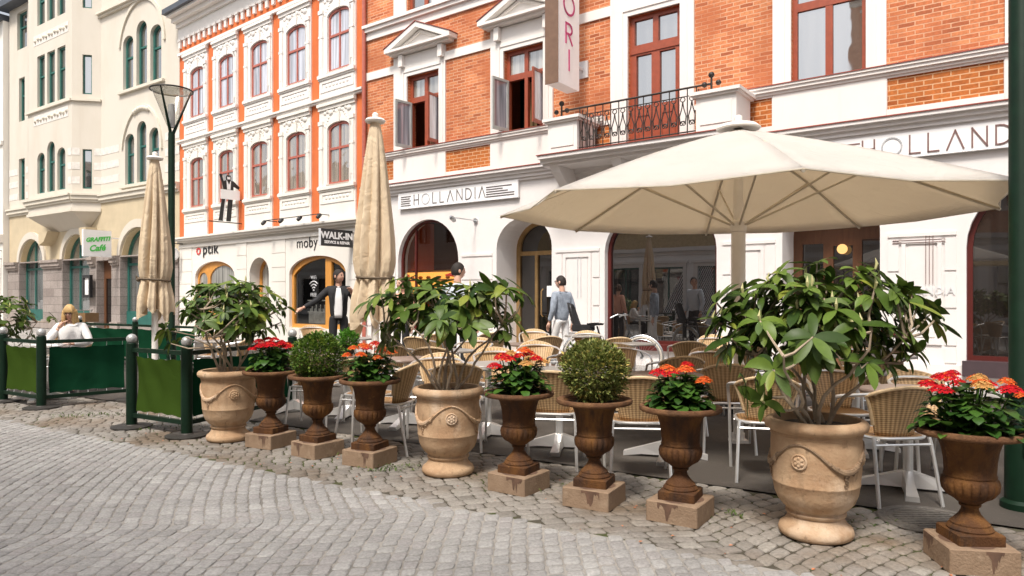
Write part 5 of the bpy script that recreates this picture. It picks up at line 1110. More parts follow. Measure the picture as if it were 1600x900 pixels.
# ================================================================= parasols
def open_parasol(loc):
    t = thing('open_parasol', 'large open octagonal cream parasol over the right of the terrace', 'parasol', loc)
    RR, ZR, ZA, N = 2.32, 2.22, 3.02, 8; off = radians(-8)
    V = [Vector((RR*cos(off+k*pi/4), RR*sin(off+k*pi/4), ZR)) for k in range(N)]; A = Vector((0,0,ZA))
    c = MB(); m = 10
    for k in range(N):
        a, b = V[k], V[(k+1)%N]; vs = []
        for i in range(m+1):
            u = .035+.965*i/m
            for j in range(m+1):
                v = j/m; p = A.lerp(a.lerp(b, v), u); p.z -= .060*sin(pi*v)*u*(1-.45*u); p.z += .030*sin(pi*u)+(.006*sin(9*u+k*2.1+5*v)*sin(pi*v)+.003*sin(19*v+k+7*u))*(1-u)
                if i == m: p = p+(Vector((0,0,0))-Vector((p.x,p.y,0)))*.03*sin(pi*v)
                vs.append(p)
        fs = [(i*(m+1)+j, (i+1)*(m+1)+j, (i+1)*(m+1)+j+1, i*(m+1)+j+1) for i in range(m) for j in range(m)]; c.add(vs, fs)
    o = c.build('canopy', M_canvas, t, smooth=True, ang=25); 
    md = o.modifiers.new('thick','SOLIDIFY'); md.thickness = .004; md.offset = -1
    e = MB()
    for k in range(N): e.tube([V[k]+Vector((0,0,-.006)), (V[k].lerp(V[(k+1)%N],.5))*1.0+Vector((0,0,-.035))-Vector((V[k].x+V[(k+1)%N].x, V[k].y+V[(k+1)%N].y,0))*.015, V[(k+1)%N]+Vector((0,0,-.006))], .006, 5)
    e.build('hem', M_rib, t)
    c = MB(); c.lathe([(.001,ZA+.05),(.05,ZA+.05),(.17,ZA+.035),(.21,ZA+.0),(.20,ZA-.012),(.05,ZA)], 24, caps=False); c.lathe([(.035,ZA+.04),(.04,ZA+.11),(.025,ZA+.125),(.001,ZA+.13)], 16, caps=False); c.build('top_cap', M_polecream, t, smooth=True)
    p = MB(); p.lathe([(.047,.02),(.047,1.25),(.066,1.26),(.066,2.02),(.075,2.03),(.075,2.12),(.045,2.14),(.045,3.0)], 24); p.build('pole', M_polecream, t, smooth=True)
    p = MB(); p.box(-.075,.075,-.075,.075,.0,.03); p.lathe([(.06,.03),(.06,.09)],20); p.build('base', M_polecream, t)
    for k in range(N):
        d = V[k]-A; r = MB(); r.tube([A+d*.04+Vector((0,0,-.05)), A+d*.5+Vector((0,0,.02)), V[k]+Vector((0,0,-.02))], .013, 6); rb = r.build('rib', M_rib, t)
        s = MB(); h = Vector((V[k].x,V[k].y,0)).normalized(); s.tube([h*.07+Vector((0,0,2.09)), A+d*.52+Vector((0,0,.0))], .011, 6); s.build('strut', M_rib, rb)
    return t
PO = (2.18,6.78,.008); open_parasol(PO)
def closed_parasol(label, loc, seed, sc=1.0):
    t = thing('furled_parasol', label, 'parasol', loc, seed*.7, 'furled parasols tied with a strap'); rnd = random.Random(seed); ph = rnd.uniform(0,6)
    ZT, ZB, ZK = 3.36, 1.15, 1.62; prof = [(ZT,.055),(ZT-.15,.085),(ZT-.5,.14),(ZT-.9,.19),(ZT-1.3,.235),(2.0-.2,.245),(ZK+.06,.225),(ZK,.20),(ZK-.07,.22),(1.38,.262),(1.25,.275),(ZB,.27)]
    c = MB(); n = 128; vs = []; am = [rnd.uniform(.45,1.5) for _ in range(8)]
    dense = []
    for (za,ra),(zb,rb) in zip(prof,prof[1:]):
        for i in range(4): dense.append((za+(zb-za)*i/4, .93*(ra+(rb-ra)*i/4)))
    dense.append((prof[-1][0], .93*prof[-1][1]))
    for z, r in dense:
        f = (ZT-z)/(ZT-ZB)
        for k in range(n):
            q = 2*pi*k/n; tw = .35*f; fold = abs(sin(4*(q+tw)+ph)); d = .42*am[int(math.floor((4*(q+tw)+ph)/pi+.5)) % 8]*min(1,f*3)*(1-.55*math.exp(-((z-ZK)/.08)**2))
            rr = r*(1-d*(1-fold)**1.3)*(1+.07*sin(16*q+ph*2+5*f)*f)*(1+.06*sin(3*q+seed)*f); zz = z+(.06*sin(8*q+seed)+.07*sin(3*q+ph))*max(0,(f-.9)/.1)
            vs.append((rr*cos(q), rr*sin(q), zz))
    m = len(dense); c.add(vs, [(i*n+k,(i+1)*n+k,(i+1)*n+(k+1)%n,i*n+(k+1)%n) for i in range(m-1) for k in range(n)])
    o = c.build('canopy', M_canvas_closed, t, smooth=True, ang=75)
    s = MB(); s.tube([(.205*cos(q)*(.93+.07*abs(sin(4*q+ph))), .205*sin(q)*(.93+.07*abs(sin(4*q+ph))), ZK+.015*sin(q+1)) for q in [2*pi*i/48 for i in range(48)]], .016, 6, closed=True); s.sphere((.205,.02,ZK+.01),.035,8,6); s.tube([(.205,.02,ZK),(.235,.03,ZK+.05),(.22,.03,ZK+.06)],.012,6); s.build('strap', M_cord, t, smooth=True)
    p = MB(); p.lathe([(.042,.02),(.042,1.4)],20); p.lathe([(.14,0),(.14,.02),(.05,.03),(.05,.10)],20); p.build('pole', M_polecream, t, smooth=True)
    k = MB(); k.lathe([(.045,ZT-.02),(.105,ZT-.01),(.115,ZT+.01),(.10,ZT+.03),(.035,ZT+.04),(.032,ZT+.065),(.036,ZT+.08),(.02,ZT+.10),(.001,ZT+.105)], 24, caps=False); k.build('top_cap', M_polecream, t, smooth=True); t.scale = (sc,)*3; return t
closed_parasol('furled beige parasol standing right of the suited man', (-1.53,7.88,.008), 2)
closed_parasol('furled beige parasol at the left, in front of the street lamp', (-5.2,10.25,.008), 5, 1.015)

# ================================================================= lamps
def street_lamp(label, loc, H, rp, group=None, lean=0):
    t = thing('street_lamp', label, 'street lamp', loc, 0, group)
    p = MB(); p.lathe([(rp*1.7,.0),(rp*1.7,.04),(rp*1.35,.06),(rp*1.3,.75),(rp,.80),(rp,H-.76),(rp*.9,H-.72)], 24); p.lathe([(rp*1.5,.75),(rp*1.5,.80)],24); po = p.build('pole', M_gpaint, t, smooth=True)
    d = MB(); d.box(-.05,.05,-rp*1.42,-rp*1.2,.36,.62); d.build('service_door', M_gpaint, po)
    hz = H-.74; a = MB()
    for k in range(3):
        q = 2*pi*k/3+.4; a.tube([(rp*.5*cos(q),rp*.5*sin(q),hz),(.11*cos(q),.11*sin(q),hz+.22),(.31*cos(q),.31*sin(q),H)], [.028,.022,.012], 6)
    a.build('arms', M_gpaint, t, smooth=True)
    c = MB(); c.lathe([(.07,hz+.12),(.31,H-.02)], 32, caps=False); c.build('glass_cone', M_shade, t, smooth=True)
    c = MB(); c.lathe([(.001,H+.04),(.2,H+.035),(.34,H+.01),(.345,H-.005),(.31,H-.015),(.001,H-.01)], 36, caps=False); c.build('reflector_disc', M_shade, t, smooth=True); c = MB(); c.tube([(.34*cos(q),.34*sin(q),H) for q in [2*pi*i/40 for i in range(40)]], .014, 6, closed=True); c.build('rim_ring', M_castiron, t, smooth=True)
    c = MB(); c.lathe([(.05,hz+.1),(.06,hz+.35),(.05,hz+.5),(.001,hz+.52)], 16, caps=False); c.build('lamp_glass', M_signpale, t, smooth=True); return t
street_lamp('green street lamp with a glass cone head behind the furled parasol at left', (-5.9,12.2,.008), 4.98, .055, 'green street lamps')
street_lamp('thick dark green street lamp post at the right picture edge', (3.37,4.66,.008), 6.6, .070, 'green street lamps')

# ================================================================= tables and chairs
def make_table(label, loc, rot, m):
    t = thing('bistro_table', label, 'table', loc, rot, 'tables on the terrace')
    b = MB(); b.lathe([(.001,.700),(.36,.700),(.365,.708),(.365,.722),(.36,.728),(.001,.729)], 40, caps=False, fn=lambda q,z: min(1.0/max(abs(cos(q)),abs(sin(q))), 1.14)*.78); b.build('tabletop', m, t, smooth=True)
    c = MB(); c.lathe([(.038,.10),(.034,.12),(.034,.68),(.05,.69),(.05,.70)], 20); c.build('column', M_alu, t, smooth=True)
    for k in range(4):
        f = MB(); q = k*pi/2+pi/4; M = Matrix.Rotation(q, 4, 'Z'); vs = [M @ Vector(p) for p in [(.02,-.045,.02),(.02,.045,.02),(.02,.035,.14),(.02,-.035,.14),(.20,-.04,.02),(.20,.04,.02),(.20,.028,.085),(.20,-.028,.085),(.36,-.045,0),(.36,.045,0),(.36,.04,.035),(.36,-.04,.035)]]
        f.add(vs, [(0,1,2,3),(0,4,5,1),(1,5,6,2),(2,6,7,3),(3,7,4,0),(4,8,9,5),(5,9,10,6),(6,10,11,7),(7,11,8,4),(8,11,10,9)]); f.build('foot', M_alu, t)
    return t
def make_chair(label, loc, rot):
    """aluminium bistro armchair with a woven seat and shell back; it faces local +Y"""
    t = thing('wicker_chair', label, 'chair', loc, rot, 'wicker chairs on the terrace')
    b = MB(); nx, nz = 18, 8; vs = []; 
    for j in range(nz+1):
        v = j/nz
        for i in range(nx+1):
            u = i/nx*2-1; a = u*radians(50+18*v); r = .185+.060*v; top = .800-.075*u*u*v
            z = .440+(top-.440)*v; x = r*sin(a); y = -.005-r*cos(a)-.075*v+.02; b.uv[len(vs)] = (i/nx, v*.8); vs.append((x,y,z))
    fs = [(j*(nx+1)+i, j*(nx+1)+i+1, (j+1)*(nx+1)+i+1, (j+1)*(nx+1)+i) for j in range(nz) for i in range(nx)]; b.add(vs, fs)
    o = b.build('backrest', M_wicker, t, smooth=True, ang=80); md = o.modifiers.new('thick','SOLIDIFY'); md.thickness = .012
    top = [vs[nz*(nx+1)+i] for i in range(nx+1)]
    w = MB(); w.tube([vs[2*(nx+1)]]+[vs[k*(nx+1)] for k in range(4,nz)]+top+[vs[k*(nx+1)+nx] for k in range(nz-1,3,-1)]+[vs[2*(nx+1)+nx]], .013, 8); w.build('back_binding', M_wrap, t, smooth=True)
    s = MB(); out = []
    for i in range(28):
        q = 2*pi*i/28; k = (abs(cos(q))**4+abs(sin(q))**4)**-.25; out.append((.215*k*cos(q)*(1+.06*sin(q)), .205*k*sin(q)+.005))
    n = len(out); s.add([(x,y,.452) for x,y in out]+[(x*.98,y*.98,.435) for x,y in out]+[(0,0,.444)], [(i,(i+1)%n,2*n) for i in range(n)]+[(i,n+i,n+(i+1)%n,(i+1)%n) for i in range(n)]+[tuple(n+i for i in range(n))])
    for i,(x,y) in enumerate(out): s.uv[i] = (x*2+.5,y*2+.5); s.uv[n+i] = (x*2+.5,y*2+.5)
    s.uv[2*n] = (.5,.5); s.build('seat', M_wickerseat, t, smooth=True, ang=50)
    f = MB(); f.tube([(x*1.01,y*1.01,.443) for x,y in out], .0125, 8, closed=True); f.tube([(-.215,-.20,.40),(.215,-.20,.40)], .009, 6); f.tube([(-.225,.18,.40),(.225,.18,.40)], .009, 6); f.build('seat_frame', M_alu, t, smooth=True)
    h = MB(); pts = []
    for i in range(25):
        a = radians(-98+196*i/24); pts.append((.268*sin(a), -.055-.222*cos(a)+.02, .715+.040*cos(a)))
    loop = [(-.258,.215,.50),(-.268,.20,.62),(-.274,.13,.685),(-.272,.03,.705)]+pts+[(.272,.03,.705),(.274,.13,.685),(.268,.20,.62),(.258,.215,.50)]
    h.tube(loop, .0125, 8); h.build('arm_hoop', M_alu, t, smooth=True)
    for sx in (-1,1):
        l = MB(); l.tube([(sx*.245,.240,0),(sx*.258,.215,.46),(sx*.258,.215,.51)], .0125, 8); l.build('leg', M_alu, t, smooth=True)
        l = MB(); l.tube([(sx*.225,-.285,0),(sx*.205,-.20,.40),(sx*.200,-.185,.445)], .0125, 8); l.build('leg', M_alu, t, smooth=True)
    return t
TB = [(-2.70,8.70,.3,1,'table between the suited man and the left box ball'),(-1.92,8.25,.7,0,'table behind the left box ball urn'),(-1.15,7.72,.5,0,'brown table behind the orange flowers'),(-.24,7.10,.5,1,'pale table right behind the middle rhododendron stems'),(.44,6.52,.6,1,'table behind the loose box ball'),
      (1.34,6.16,.5,0,'table behind the sparse red orange flowers'),(3.15,6.45,.5,1,'table behind the largest rhododendron'),(2.88,5.12,.35,0,'tan table in front of the rightmost chair'),(-.78,8.95,.6,1,'table behind the middle rhododendron, farther in'),(1.25,12.4,.5,1,'grey table beside the man in denim'),
      (1.78,10.3,.5,1,'table by the front wheel of the bicycle'),(4.3,8.1,.5,1,'table with a red flower behind the largest rhododendron'),(-2.6,11.6,.3,1,'far table by the furled parasol near the suited man'),(-6.42,9.62,-.55,1,'table at which the blonde woman sits'),(.2,10.2,.5,0,'far table in the middle of the terrace'),(-4.6,10.9,.2,1,'table beside the left furled parasol')]
protos_t = {}
for x, y, r_, k, l_ in TB:
    lab = ('grey round-cornered ' if k else 'brown round-cornered ')+l_.replace('grey ','').replace('brown ','').replace('pale ','')
    if k not in protos_t: q_ = make_table(lab, (x,y,.008), r_, M_table2 if k else M_table); protos_t[k] = (q_, [(c, []) for c in kids(q_)])
    else:
        dup(protos_t[k][0], (x,y,.008), r_, lab, 'tables on the terrace', protos_t[k][1])
TT = {}
def chair_at(px, py, face):
    s = (py-465)/.655; Y = 1100/s; X = (px-800)/s; d = Vector((cos(radians(face)), sin(radians(face)))); return (X+d.x*.26, Y+d.y*.26)
CH = [(487,513,-70,'far wicker chair facing the street, below the suited man\'s outstretched hand'),(551,509,95,'far wicker chair with its back to the street, just in front of the suited man'),(647,533,70,'wicker chair half hidden behind the left leaves of the middle rhododendron'),(686,528,95,'wicker chair seen from behind through the middle rhododendron'),
      (748,535,-105,'wicker chair facing the street right of the middle rhododendron stems'),(770,526,95,'wicker chair seen from behind below the recessed brass door'),(834,520,-90,'far wicker chair facing the street in front of the brass door'),(858,532,100,'wicker chair seen from behind at the feet of the man in denim'),(836,541,-80,'wicker chair with a bright hoop left of the loose box ball'),
      (672,551,85,'wicker chair whose back shows left of the middle rhododendron stems'),(690,562,-95,'wicker chair facing the street behind the middle terracotta pot'),(713,579,90,'wicker chair seen from behind just over the middle terracotta pot'),(772,552,-80,'wicker chair behind the mixed red and peach flowers'),
      (917,523,-95,'far wicker chair below the child seat of the bicycle'),(968,534,100,'wicker chair seen from behind just right of the loose box ball top'),(963,546,-75,'wicker chair with a bright hoop right of the loose box ball'),
      (1113,530,-95,'far wicker chair facing the street left of the parasol pole'),(1078,541,80,'wicker chair seen from behind left of the parasol pole'),(1103,552,-85,'wicker chair with a bright hoop nearest left of the parasol pole'),(1070,567,95,'wicker chair seen from behind over the sparse red orange flowers'),
      (1001,602,85,'wicker chair between the loose box ball and the sparse red flowers'),(1200,602,75,'wicker chair right of the parasol pole, just left of the nearest terracotta pot'),(1420,619,96,'bright wicker chair seen from behind between the nearest pot and nearest urn'),(1418,592,-85,'wicker chair across the table from the bright right-hand chair'),
      (1292,582,-95,'wicker chair facing the street behind the nearest rhododendron stems'),(1385,572,95,'wicker chair seen from behind right of the nearest rhododendron'),(1240,560,-90,'wicker chair deep behind the nearest rhododendron leaves'),(648,578,165,'wicker chair turned sideways behind the urn of orange flowers'),(858,592,80,'wicker chair seen from behind left of the loose box ball urn'),
      (478,562,85,'wicker chair behind the urn of bright red flowers'),(556,572,70,'wicker chair behind the gap between the box ball and the orange flowers'),(1330,548,-90,'far wicker chair beside the red flower table'),(1180,545,95,'far wicker chair behind the parasol pole'),
      (606,546,85,'wicker chair behind the lower part of the right furled parasol'),(905,556,100,'wicker chair half hidden behind the top of the loose box ball'),(1140,580,80,'wicker chair just left of the parasol pole foot')]
proto = None
for px, py, fa, lab in CH:
    x, y = chair_at(px, py, fa); rz = radians(fa-90)
    if proto is None: proto = make_chair(lab, (x,y,.008), rz); tree_c = [(c, []) for c in kids(proto)]
    else: dup(proto, (x,y,.008), rz, lab, 'wicker chairs on the terrace', tree_c)
for x, y, fa, lab in [(-6.45,10.28,-88,'wicker chair the blonde woman sits on'),(-4.15,10.4,-170,'wicker chair right of the left furled parasol'),(-4.9,11.6,-80,'wicker chair behind the left furled parasol'),(-7.4,11.6,-60,'far wicker chair behind the blonde woman')]: dup(proto, (x,y,.008), radians(fa-90), lab, 'wicker chairs on the terrace', tree_c)

# ================================================================= signs on the fronts
def nameboard(label, lx0, lx1, z0, z1, left_lines, x_text, h, m_txt, right_lines=None, wl=.016):
    t = thing('shop_sign', label, 'sign', FB(lx0, .03, z0), -AB, 'white name boards on the restaurant front'); Wd = lx1-lx0; H_ = z1-z0
    b = MB(); b.box(0, Wd, -.06, .0, 0, H_); b.build('board', M_signwhite, t)
    l = MB(); zt = (H_-h)/2; x = x_text; gap = .115; pale = MB()
    for i, ch in enumerate('HOLLANDIA'):
        if ch == 'O' and i == 1: stroke_letter(pale, ch, x, zt, h, -.072, wl)
        else: stroke_letter(l, ch, x, zt, h, -.072, wl)
        x += WID[ch]*h+gap
    l.build('lettering', m_txt, t); pale.build('lettering', M_signpale, t)
    s = MB()
    for k in range(5):
        z = zt+h*(k+.1)/4.6; s.box(left_lines[0], left_lines[1]-(.04*(k%2)), -.068, -.06, z-.011, z+.011)
        if right_lines: s.box(right_lines[0], right_lines[1]-[.0,.0,.25,.45,.1][k]*(right_lines[1]-right_lines[0])*.9, -.068, -.06, z-.011, z+.011)
    s.build('line_ornament', m_txt, t); return t
nameboard('white name board with thin grey lettering and line ornaments above the bakery window', -12.72, -8.84, 3.71, 4.12, (.10,.46), .58, .26, M_signgrey, (2.95,3.78))
nameboard('white name board with thin brown lettering above the right-hand doors', -2.3, 2.6, 3.69, 4.10, (.10,.62), .66, .29, M_signbrown, None, .024)
t = thing('hanging_sign', 'tall white box sign with pink letters projecting from the brick wall', 'sign', FB(-7.0,.43,5.74), -AB+pi/2)
# local x of this sign runs inward to the wall, its reading face looks along the street to the right
t.location = FB(-7.0, 1.25, 5.74)
b = MB(); b.box(0,.82,-.0,.30,0,3.0); b.build('sign_box', M_signwhite, t)
b = MB(); b.box(-.012,.0,-.008,.308,-.01,3.0); b.build('edge_panel', mat('copper_edge', (.17,.095,.06), .6), t)
b = MB(); 
for ch, z in (('O',1.47),('R',.88),('I',.34)): stroke_letter(b, ch, .41-WID[ch]*.2, z, .40, -.012, .042)
b.build('lettering', M_magenta, t)
b = MB(); b.box(.82,1.20,.12,.18,.55,.61); b.box(1.20,1.24,.02,.28,.40,.76); b.box(.82,1.20,.12,.18,2.3,2.36); b.box(1.20,1.24,.02,.28,2.2,2.5); b.build('bracket', M_signpale, t)
t = thing('hanging_sign', 'black box sign with white lettering about walk-in service, beside the orange shop front', 'sign', FM(-.52,1.10,2.80), -AM+pi/2)
b = MB(); b.box(0,1.05,0,.10,0,.46); b.build('sign_box', M_black, t)
b = MB(); b.box(-.004,.0,.0,.10,0,.46); b.box(1.05,1.12,.03,.07,.1,.36); b.build('bracket', M_signpale, t)
text('WALK-IN', .25, M_signwhite, t, (.525,-.004,.28), offset=.010, extrude=.002); text('SERVICE & REPAIR', .105, M_signwhite, t, (.525,-.004,.10), offset=.004, extrude=.002)
t = thing('wall_lettering', 'dark slab lettering reading moby on the white stucco wall', 'lettering', FM(-2.75,.045,3.04), -AM)
text('moby', .46, M_black, t, (0,.035,0), extrude=.006, offset=-.002, spacing=1.05)
t = thing('wall_lettering', 'black lettering with a red first letter over the far orange shop front', 'lettering', FM(-8.65,.05,3.10), -AM)
text('o', .52, M_red_txt, t, (-.68,.035,0), extrude=.008, offset=.004, sx=1.25); text('ptik', .52, M_black, t, (.16,.035,0), extrude=.008, offset=.004, sx=1.25, spacing=1.08)
# flat cut-out figure sign on a projecting rod
t = thing('figure_sign', 'flat black and white figure of a waving man on an iron rod', 'sign', FM(-6.4,1.12,3.86), -AM+pi/2)
b = MB(); b.tube([(0,.05,.0),(1.15,.05,.0)], .018, 6); b.tube([(.40,.05,.78),(1.15,.05,.78)], .018, 6); b.build('iron_rod', M_iron, t)
MF = Matrix.Translation((.12,0,.012)) @ Matrix.Diagonal((.82,1,.76,1)); b = MB(); b.plate([(.24,.03),(.42,.03),(.50,1.0),(.44,1.25),(.62,1.25),(.64,1.0),(.56,.03),(.74,.03),(.84,1.1),(.86,1.55),(1.08,1.45),(1.12,1.55),(.86,1.78),(.74,1.80),(.76,1.92),(.72,2.02),(.58,2.02),(.54,1.92),(.56,1.80),(.44,1.75),(.34,2.05),(.26,2.02),(.40,1.60),(.46,1.30),(.38,1.05)], [], .02, .05, M=MF, back=True); b.build('figure', M_black, t)
b = MB(); b.plate([(.58,1.40),(.72,1.40),(.74,1.80),(.66,1.60),(.56,1.80)], [], .008, .018, M=MF); b.plate([(.59,1.84),(.71,1.84),(.72,1.94),(.58,1.94)], [], .008, .018, M=MF); b.plate([(.40,.06),(.47,.06),(.55,1.0),(.50,1.0)], [], .008, .018, M=MF); b.build('white_details', M_signwhite, t)
b = MB(); b.box(.36,1.02,-.02,.0,.75,1.06); b.build('white_board', M_signwhite, t)
t = thing('hanging_sign', 'white sign with green brush lettering over the stone arches', 'sign', FC(-4.3,1.43,3.02), -AC+pi/2)
b = MB(); b.box(0,1.06,0,.12,0,1.05); b.box(1.06,1.43,.04,.08,.75,.80); b.build('sign_box', M_signwhite, t)
text('GRAFFITI', .225, M_green_txt, t, (.53,-.005,.68), (pi/2,radians(-7),0), shear=.35, offset=.012, extrude=.002); text('Café', .33, M_green_txt, t, (.50,-.005,.33), (pi/2,radians(-7),0), shear=.35, offset=.012, extrude=.002)
t = thing('round_sign', 'round white sign on an iron arm at the corner of the stucco house', 'sign', FM(-10.55,.10,3.0), -AM+pi/2)
b = MB(); Mr = Matrix.Translation((-.3,.0,0)) @ Matrix.Rotation(pi/2, 4, 'X'); b.lathe([(.001,-.05),(.24,-.05),(.26,-.03),(.26,.03),(.24,.05),(.001,.05)], 32, M=Mr, caps=False); b.build('disc', M_signwhite, t, smooth=True)
b = MB(); b.tube([(.1,0,.38),(-.4,0,.38)], .02, 6); b.tube([(-.3,0,.38),(-.3,0,.26)], .012, 6); b.sphere((-.42,0,.38),.04); b.build('iron_arm', M_iron, t)
q = MB(); q.lathe([(.20,.052),(.215,.054),(.23,.052)], 32, M=Mr, caps=False); q.build('ring', M_signpale, t)
t = thing('round_sign', 'round white sign with a dark red middle at the far left house', 'sign', FC(-15.3,1.3,3.5), -AC+pi/2)
b = MB(); Mr = Matrix.Rotation(pi/2, 4, 'X'); b.lathe([(.001,-.06),(.55,-.06),(.58,-.03),(.58,.03),(.55,.06),(.001,.06)], 36, M=Mr, caps=False); b.build('disc', M_signwhite, t, smooth=True)
b = MB(); b.lathe([(.36,.064),(.30,.075),(.001,.078)], 32, M=Mr, caps=False); b.build('emblem', M_frame_dark, t); b = MB(); b.tube([(.5,0,.2),(1.5,0,.2)],.02,6); b.tube([(.5,0,-.2),(1.5,0,-.2)],.02,6); b.build('iron_arm', M_iron, t)
t = thing('spotlight_bar', 'black bar with four small spotlights over the white wall lettering', 'lamp', FM(-4.45,.0,3.78), -AM)
b = MB(); b.tube([(0,-.42,0),(2.95,-.42,0)], .014, 6)
for x in (.1,2.85): b.tube([(x,-.42,0),(x,.0,0)], .014, 6)
b.build('bar', M_black, t)
for x in (.05,1.0,1.95,2.9):
    b = MB(); b.lathe([(.05,-.07),(.06,.0),(.045,.09),(.001,.10)], 14, M=Matrix.Translation((x,-.44,-.07)) @ Matrix.Rotation(radians(-50),4,'X')); b.build('spotlight', M_black, t, smooth=True)
t = thing('wall_spotlight', 'pale wall spotlight on a long arm beside the bakery window', 'lamp', FB(-10.15,.0,3.26), -AB)
b = MB(); b.lathe([(.06,0),(.06,.05)],14, M=Matrix.Rotation(pi/2,4,'X')); b.tube([(0,-.03,0),(0,-.85,0)], .014, 6); b.build('arm', M_steel, t); b = MB(); b.lathe([(.05,-.10),(.055,.02),(.03,.07)], 14, M=Matrix.Translation((0,-.88,-.02)) @ Matrix.Rotation(radians(60),4,'X')); b.build('lamp_head', M_steel, t, smooth=True)
t = thing('menu_case', 'dark menu case on the stone pier of the cream house', 'sign', FC(-6.55,.2,1.4), -AC)
b = MB(); b.plate(rect(-.33,.33,0,.95), [rect(-.22,.22,.12,.83)], -.12, 0, back=True); b.build('case', M_black, t); b = MB(); b.box(-.22,.22,-.06,-.03,.12,.83); b.build('menu', M_signwhite, t)

# ================================================================= bicycles
def bicycle(label, rear, front, child):
    a, b = Vector(rear), Vector(front); L_ = (b-a).length; t = thing('bicycle', label, 'bicycle', (a.x,a.y,.008), math.atan2(b.y-a.y,b.x-a.x))
    r = .345; WB = 1.08
    for x in (0, WB):
        w = MB(); w.tube([(x+r*cos(q),0,r+r*sin(q)) for q in [2*pi*i/40 for i in range(40)]], .021, 8, closed=True); wo = w.build('wheel', M_tyrecream, t, smooth=True)
        s = MB(); s.tube([(x+(r-.03)*cos(q),0,r+(r-.03)*sin(q)) for q in [2*pi*i/40 for i in range(40)]], .010, 6, closed=True)
        for i in range(28): q = 2*pi*i/28; s.tube([(x,.02*(-1)**i,r),(x+(r-.03)*cos(q),0,r+(r-.03)*sin(q))], .0018, 4)
        s.tube([(x,-.05,r),(x,.05,r)], .02, 8); s.build('spokes', M_steel, wo)
        g = MB(); g.tube([(x+(r+.035)*cos(q),0,r+(r+.035)*sin(q)) for q in [radians(d) for d in (range(5,185,9) if x == 0 else range(-5,140,9))]], .017, 6); g.build('mudguard', M_steel, t, smooth=True)
    f = MB(); bb_ = (.45,0,.29); f.tube([(0,0,r),bb_], .014, 8); f.tube([(0,0,r),(.30,0,.78)], .010, 6); f.tube([bb_,(.27,0,.88)], .017, 8); f.tube([bb_,(.72,0,.50),(.86,0,.78)], .018, 8); f.tube([(.86,0,.78),(.84,0,.90)], .02, 8); f.tube([(.80,0,1.0),(.87,0,.76),(.93,.0,.70),(WB+.03,0,r)], [.013,.016,.014,.012], 8)
    f.build('frame', M_black, t, smooth=True)
    h = MB(); h.tube([(.80,0,1.0),(.78,0,1.08)], .012, 6); h.tube([(.60,-.30,1.04),(.72,-.26,1.10),(.80,-.1,1.08),(.80,.1,1.08),(.72,.26,1.10),(.60,.30,1.04)], .012, 8); h.build('handlebar', M_steel, t, smooth=True)
    s = MB(); s.add([(.10,-.09,.93),(.10,.09,.93),(.25,-.07,.945),(.25,.07,.945),(.40,-.02,.93),(.40,.02,.93),(.12,-.07,.88),(.12,.07,.88),(.38,-.015,.90),(.38,.015,.90)], [(0,2,3,1),(2,4,5,3),(0,1,7,6),(6,7,9,8),(4,8,9,5),(0,6,8,4,2),(1,3,5,9,7)]); s.build('saddle', M_black, t, smooth=True)
    c = MB(); c.lathe([(.085,-.006),(.09,0),(.085,.006)], 24, M=Matrix.Translation((.45,-.04,.29)) @ Matrix.Rotation(pi/2,4,'X')); c.tube([(.45,-.06,.29),(.53,-.07,.14)], .010, 6); c.box(.48,.58,-.14,-.07,.13,.15); c.tube([(.45,.06,.29),(.37,.07,.44)], .010, 6); c.box(.32,.42,.07,.14,.43,.45); c.build('crank', M_steel, t)
    k = MB(); k.tube([(-.12,.06,.74),(.26,.06,.74)], .007, 6); k.tube([(-.12,-.06,.74),(.26,-.06,.74)], .007, 6); k.tube([(0,.06,r),(-.08,.06,.74)], .007, 6); k.tube([(0,-.06,r),(-.08,-.06,.74)], .007, 6); k.build('rack', M_steel, t)
    if child:
        q = MB(); q.bbox(-.15,.17,-.15,.15,.78,.83,.02)
        vs = []; n = 10
        for j in range(9):
            v = j/8; w_ = .15*(1-.35*v**3)*(1 if v < .95 else .75)
            for i in range(n+1): u = i/n*2-1; vs.append((-.15-.20*v+.10*u*u+.05*v*v, w_*u, .80+.50*v-.03*u*u*v))
        q.add(vs, [(j*(n+1)+i, j*(n+1)+i+1, (j+1)*(n+1)+i+1, (j+1)*(n+1)+i) for j in range(8) for i in range(n)])
        for sy in (-1,1): q.box(-.15,.18,sy*.15-.012,sy*.15+.012,.80,.90); q.box(.06,.14,sy*.19-.02,sy*.19+.02,.46,.84)
        o = q.build('child_seat', M_black, t, smooth=True); md = o.modifiers.new('thick','SOLIDIFY'); md.thickness = .018
    else:
        q = MB(); q.box(.86,.90,-.17,.17,.80,1.02); q.box(.90,1.12,-.17,-.155,.80,1.02); q.box(.90,1.12,.155,.17,.80,1.02); q.box(1.10,1.12,-.155,.155,.80,1.02); q.box(.90,1.10,-.155,.155,.80,.815); q.build('basket', M_wicker, t)
    return t
bicycle('black bicycle with a child seat and cream tyres by the restaurant window', (1.28,12.75), (2.30,12.30), True)
bicycle('dark bicycle parked near the stone arches behind the blonde woman', (-11.2,17.6), (-10.2,17.1), False)

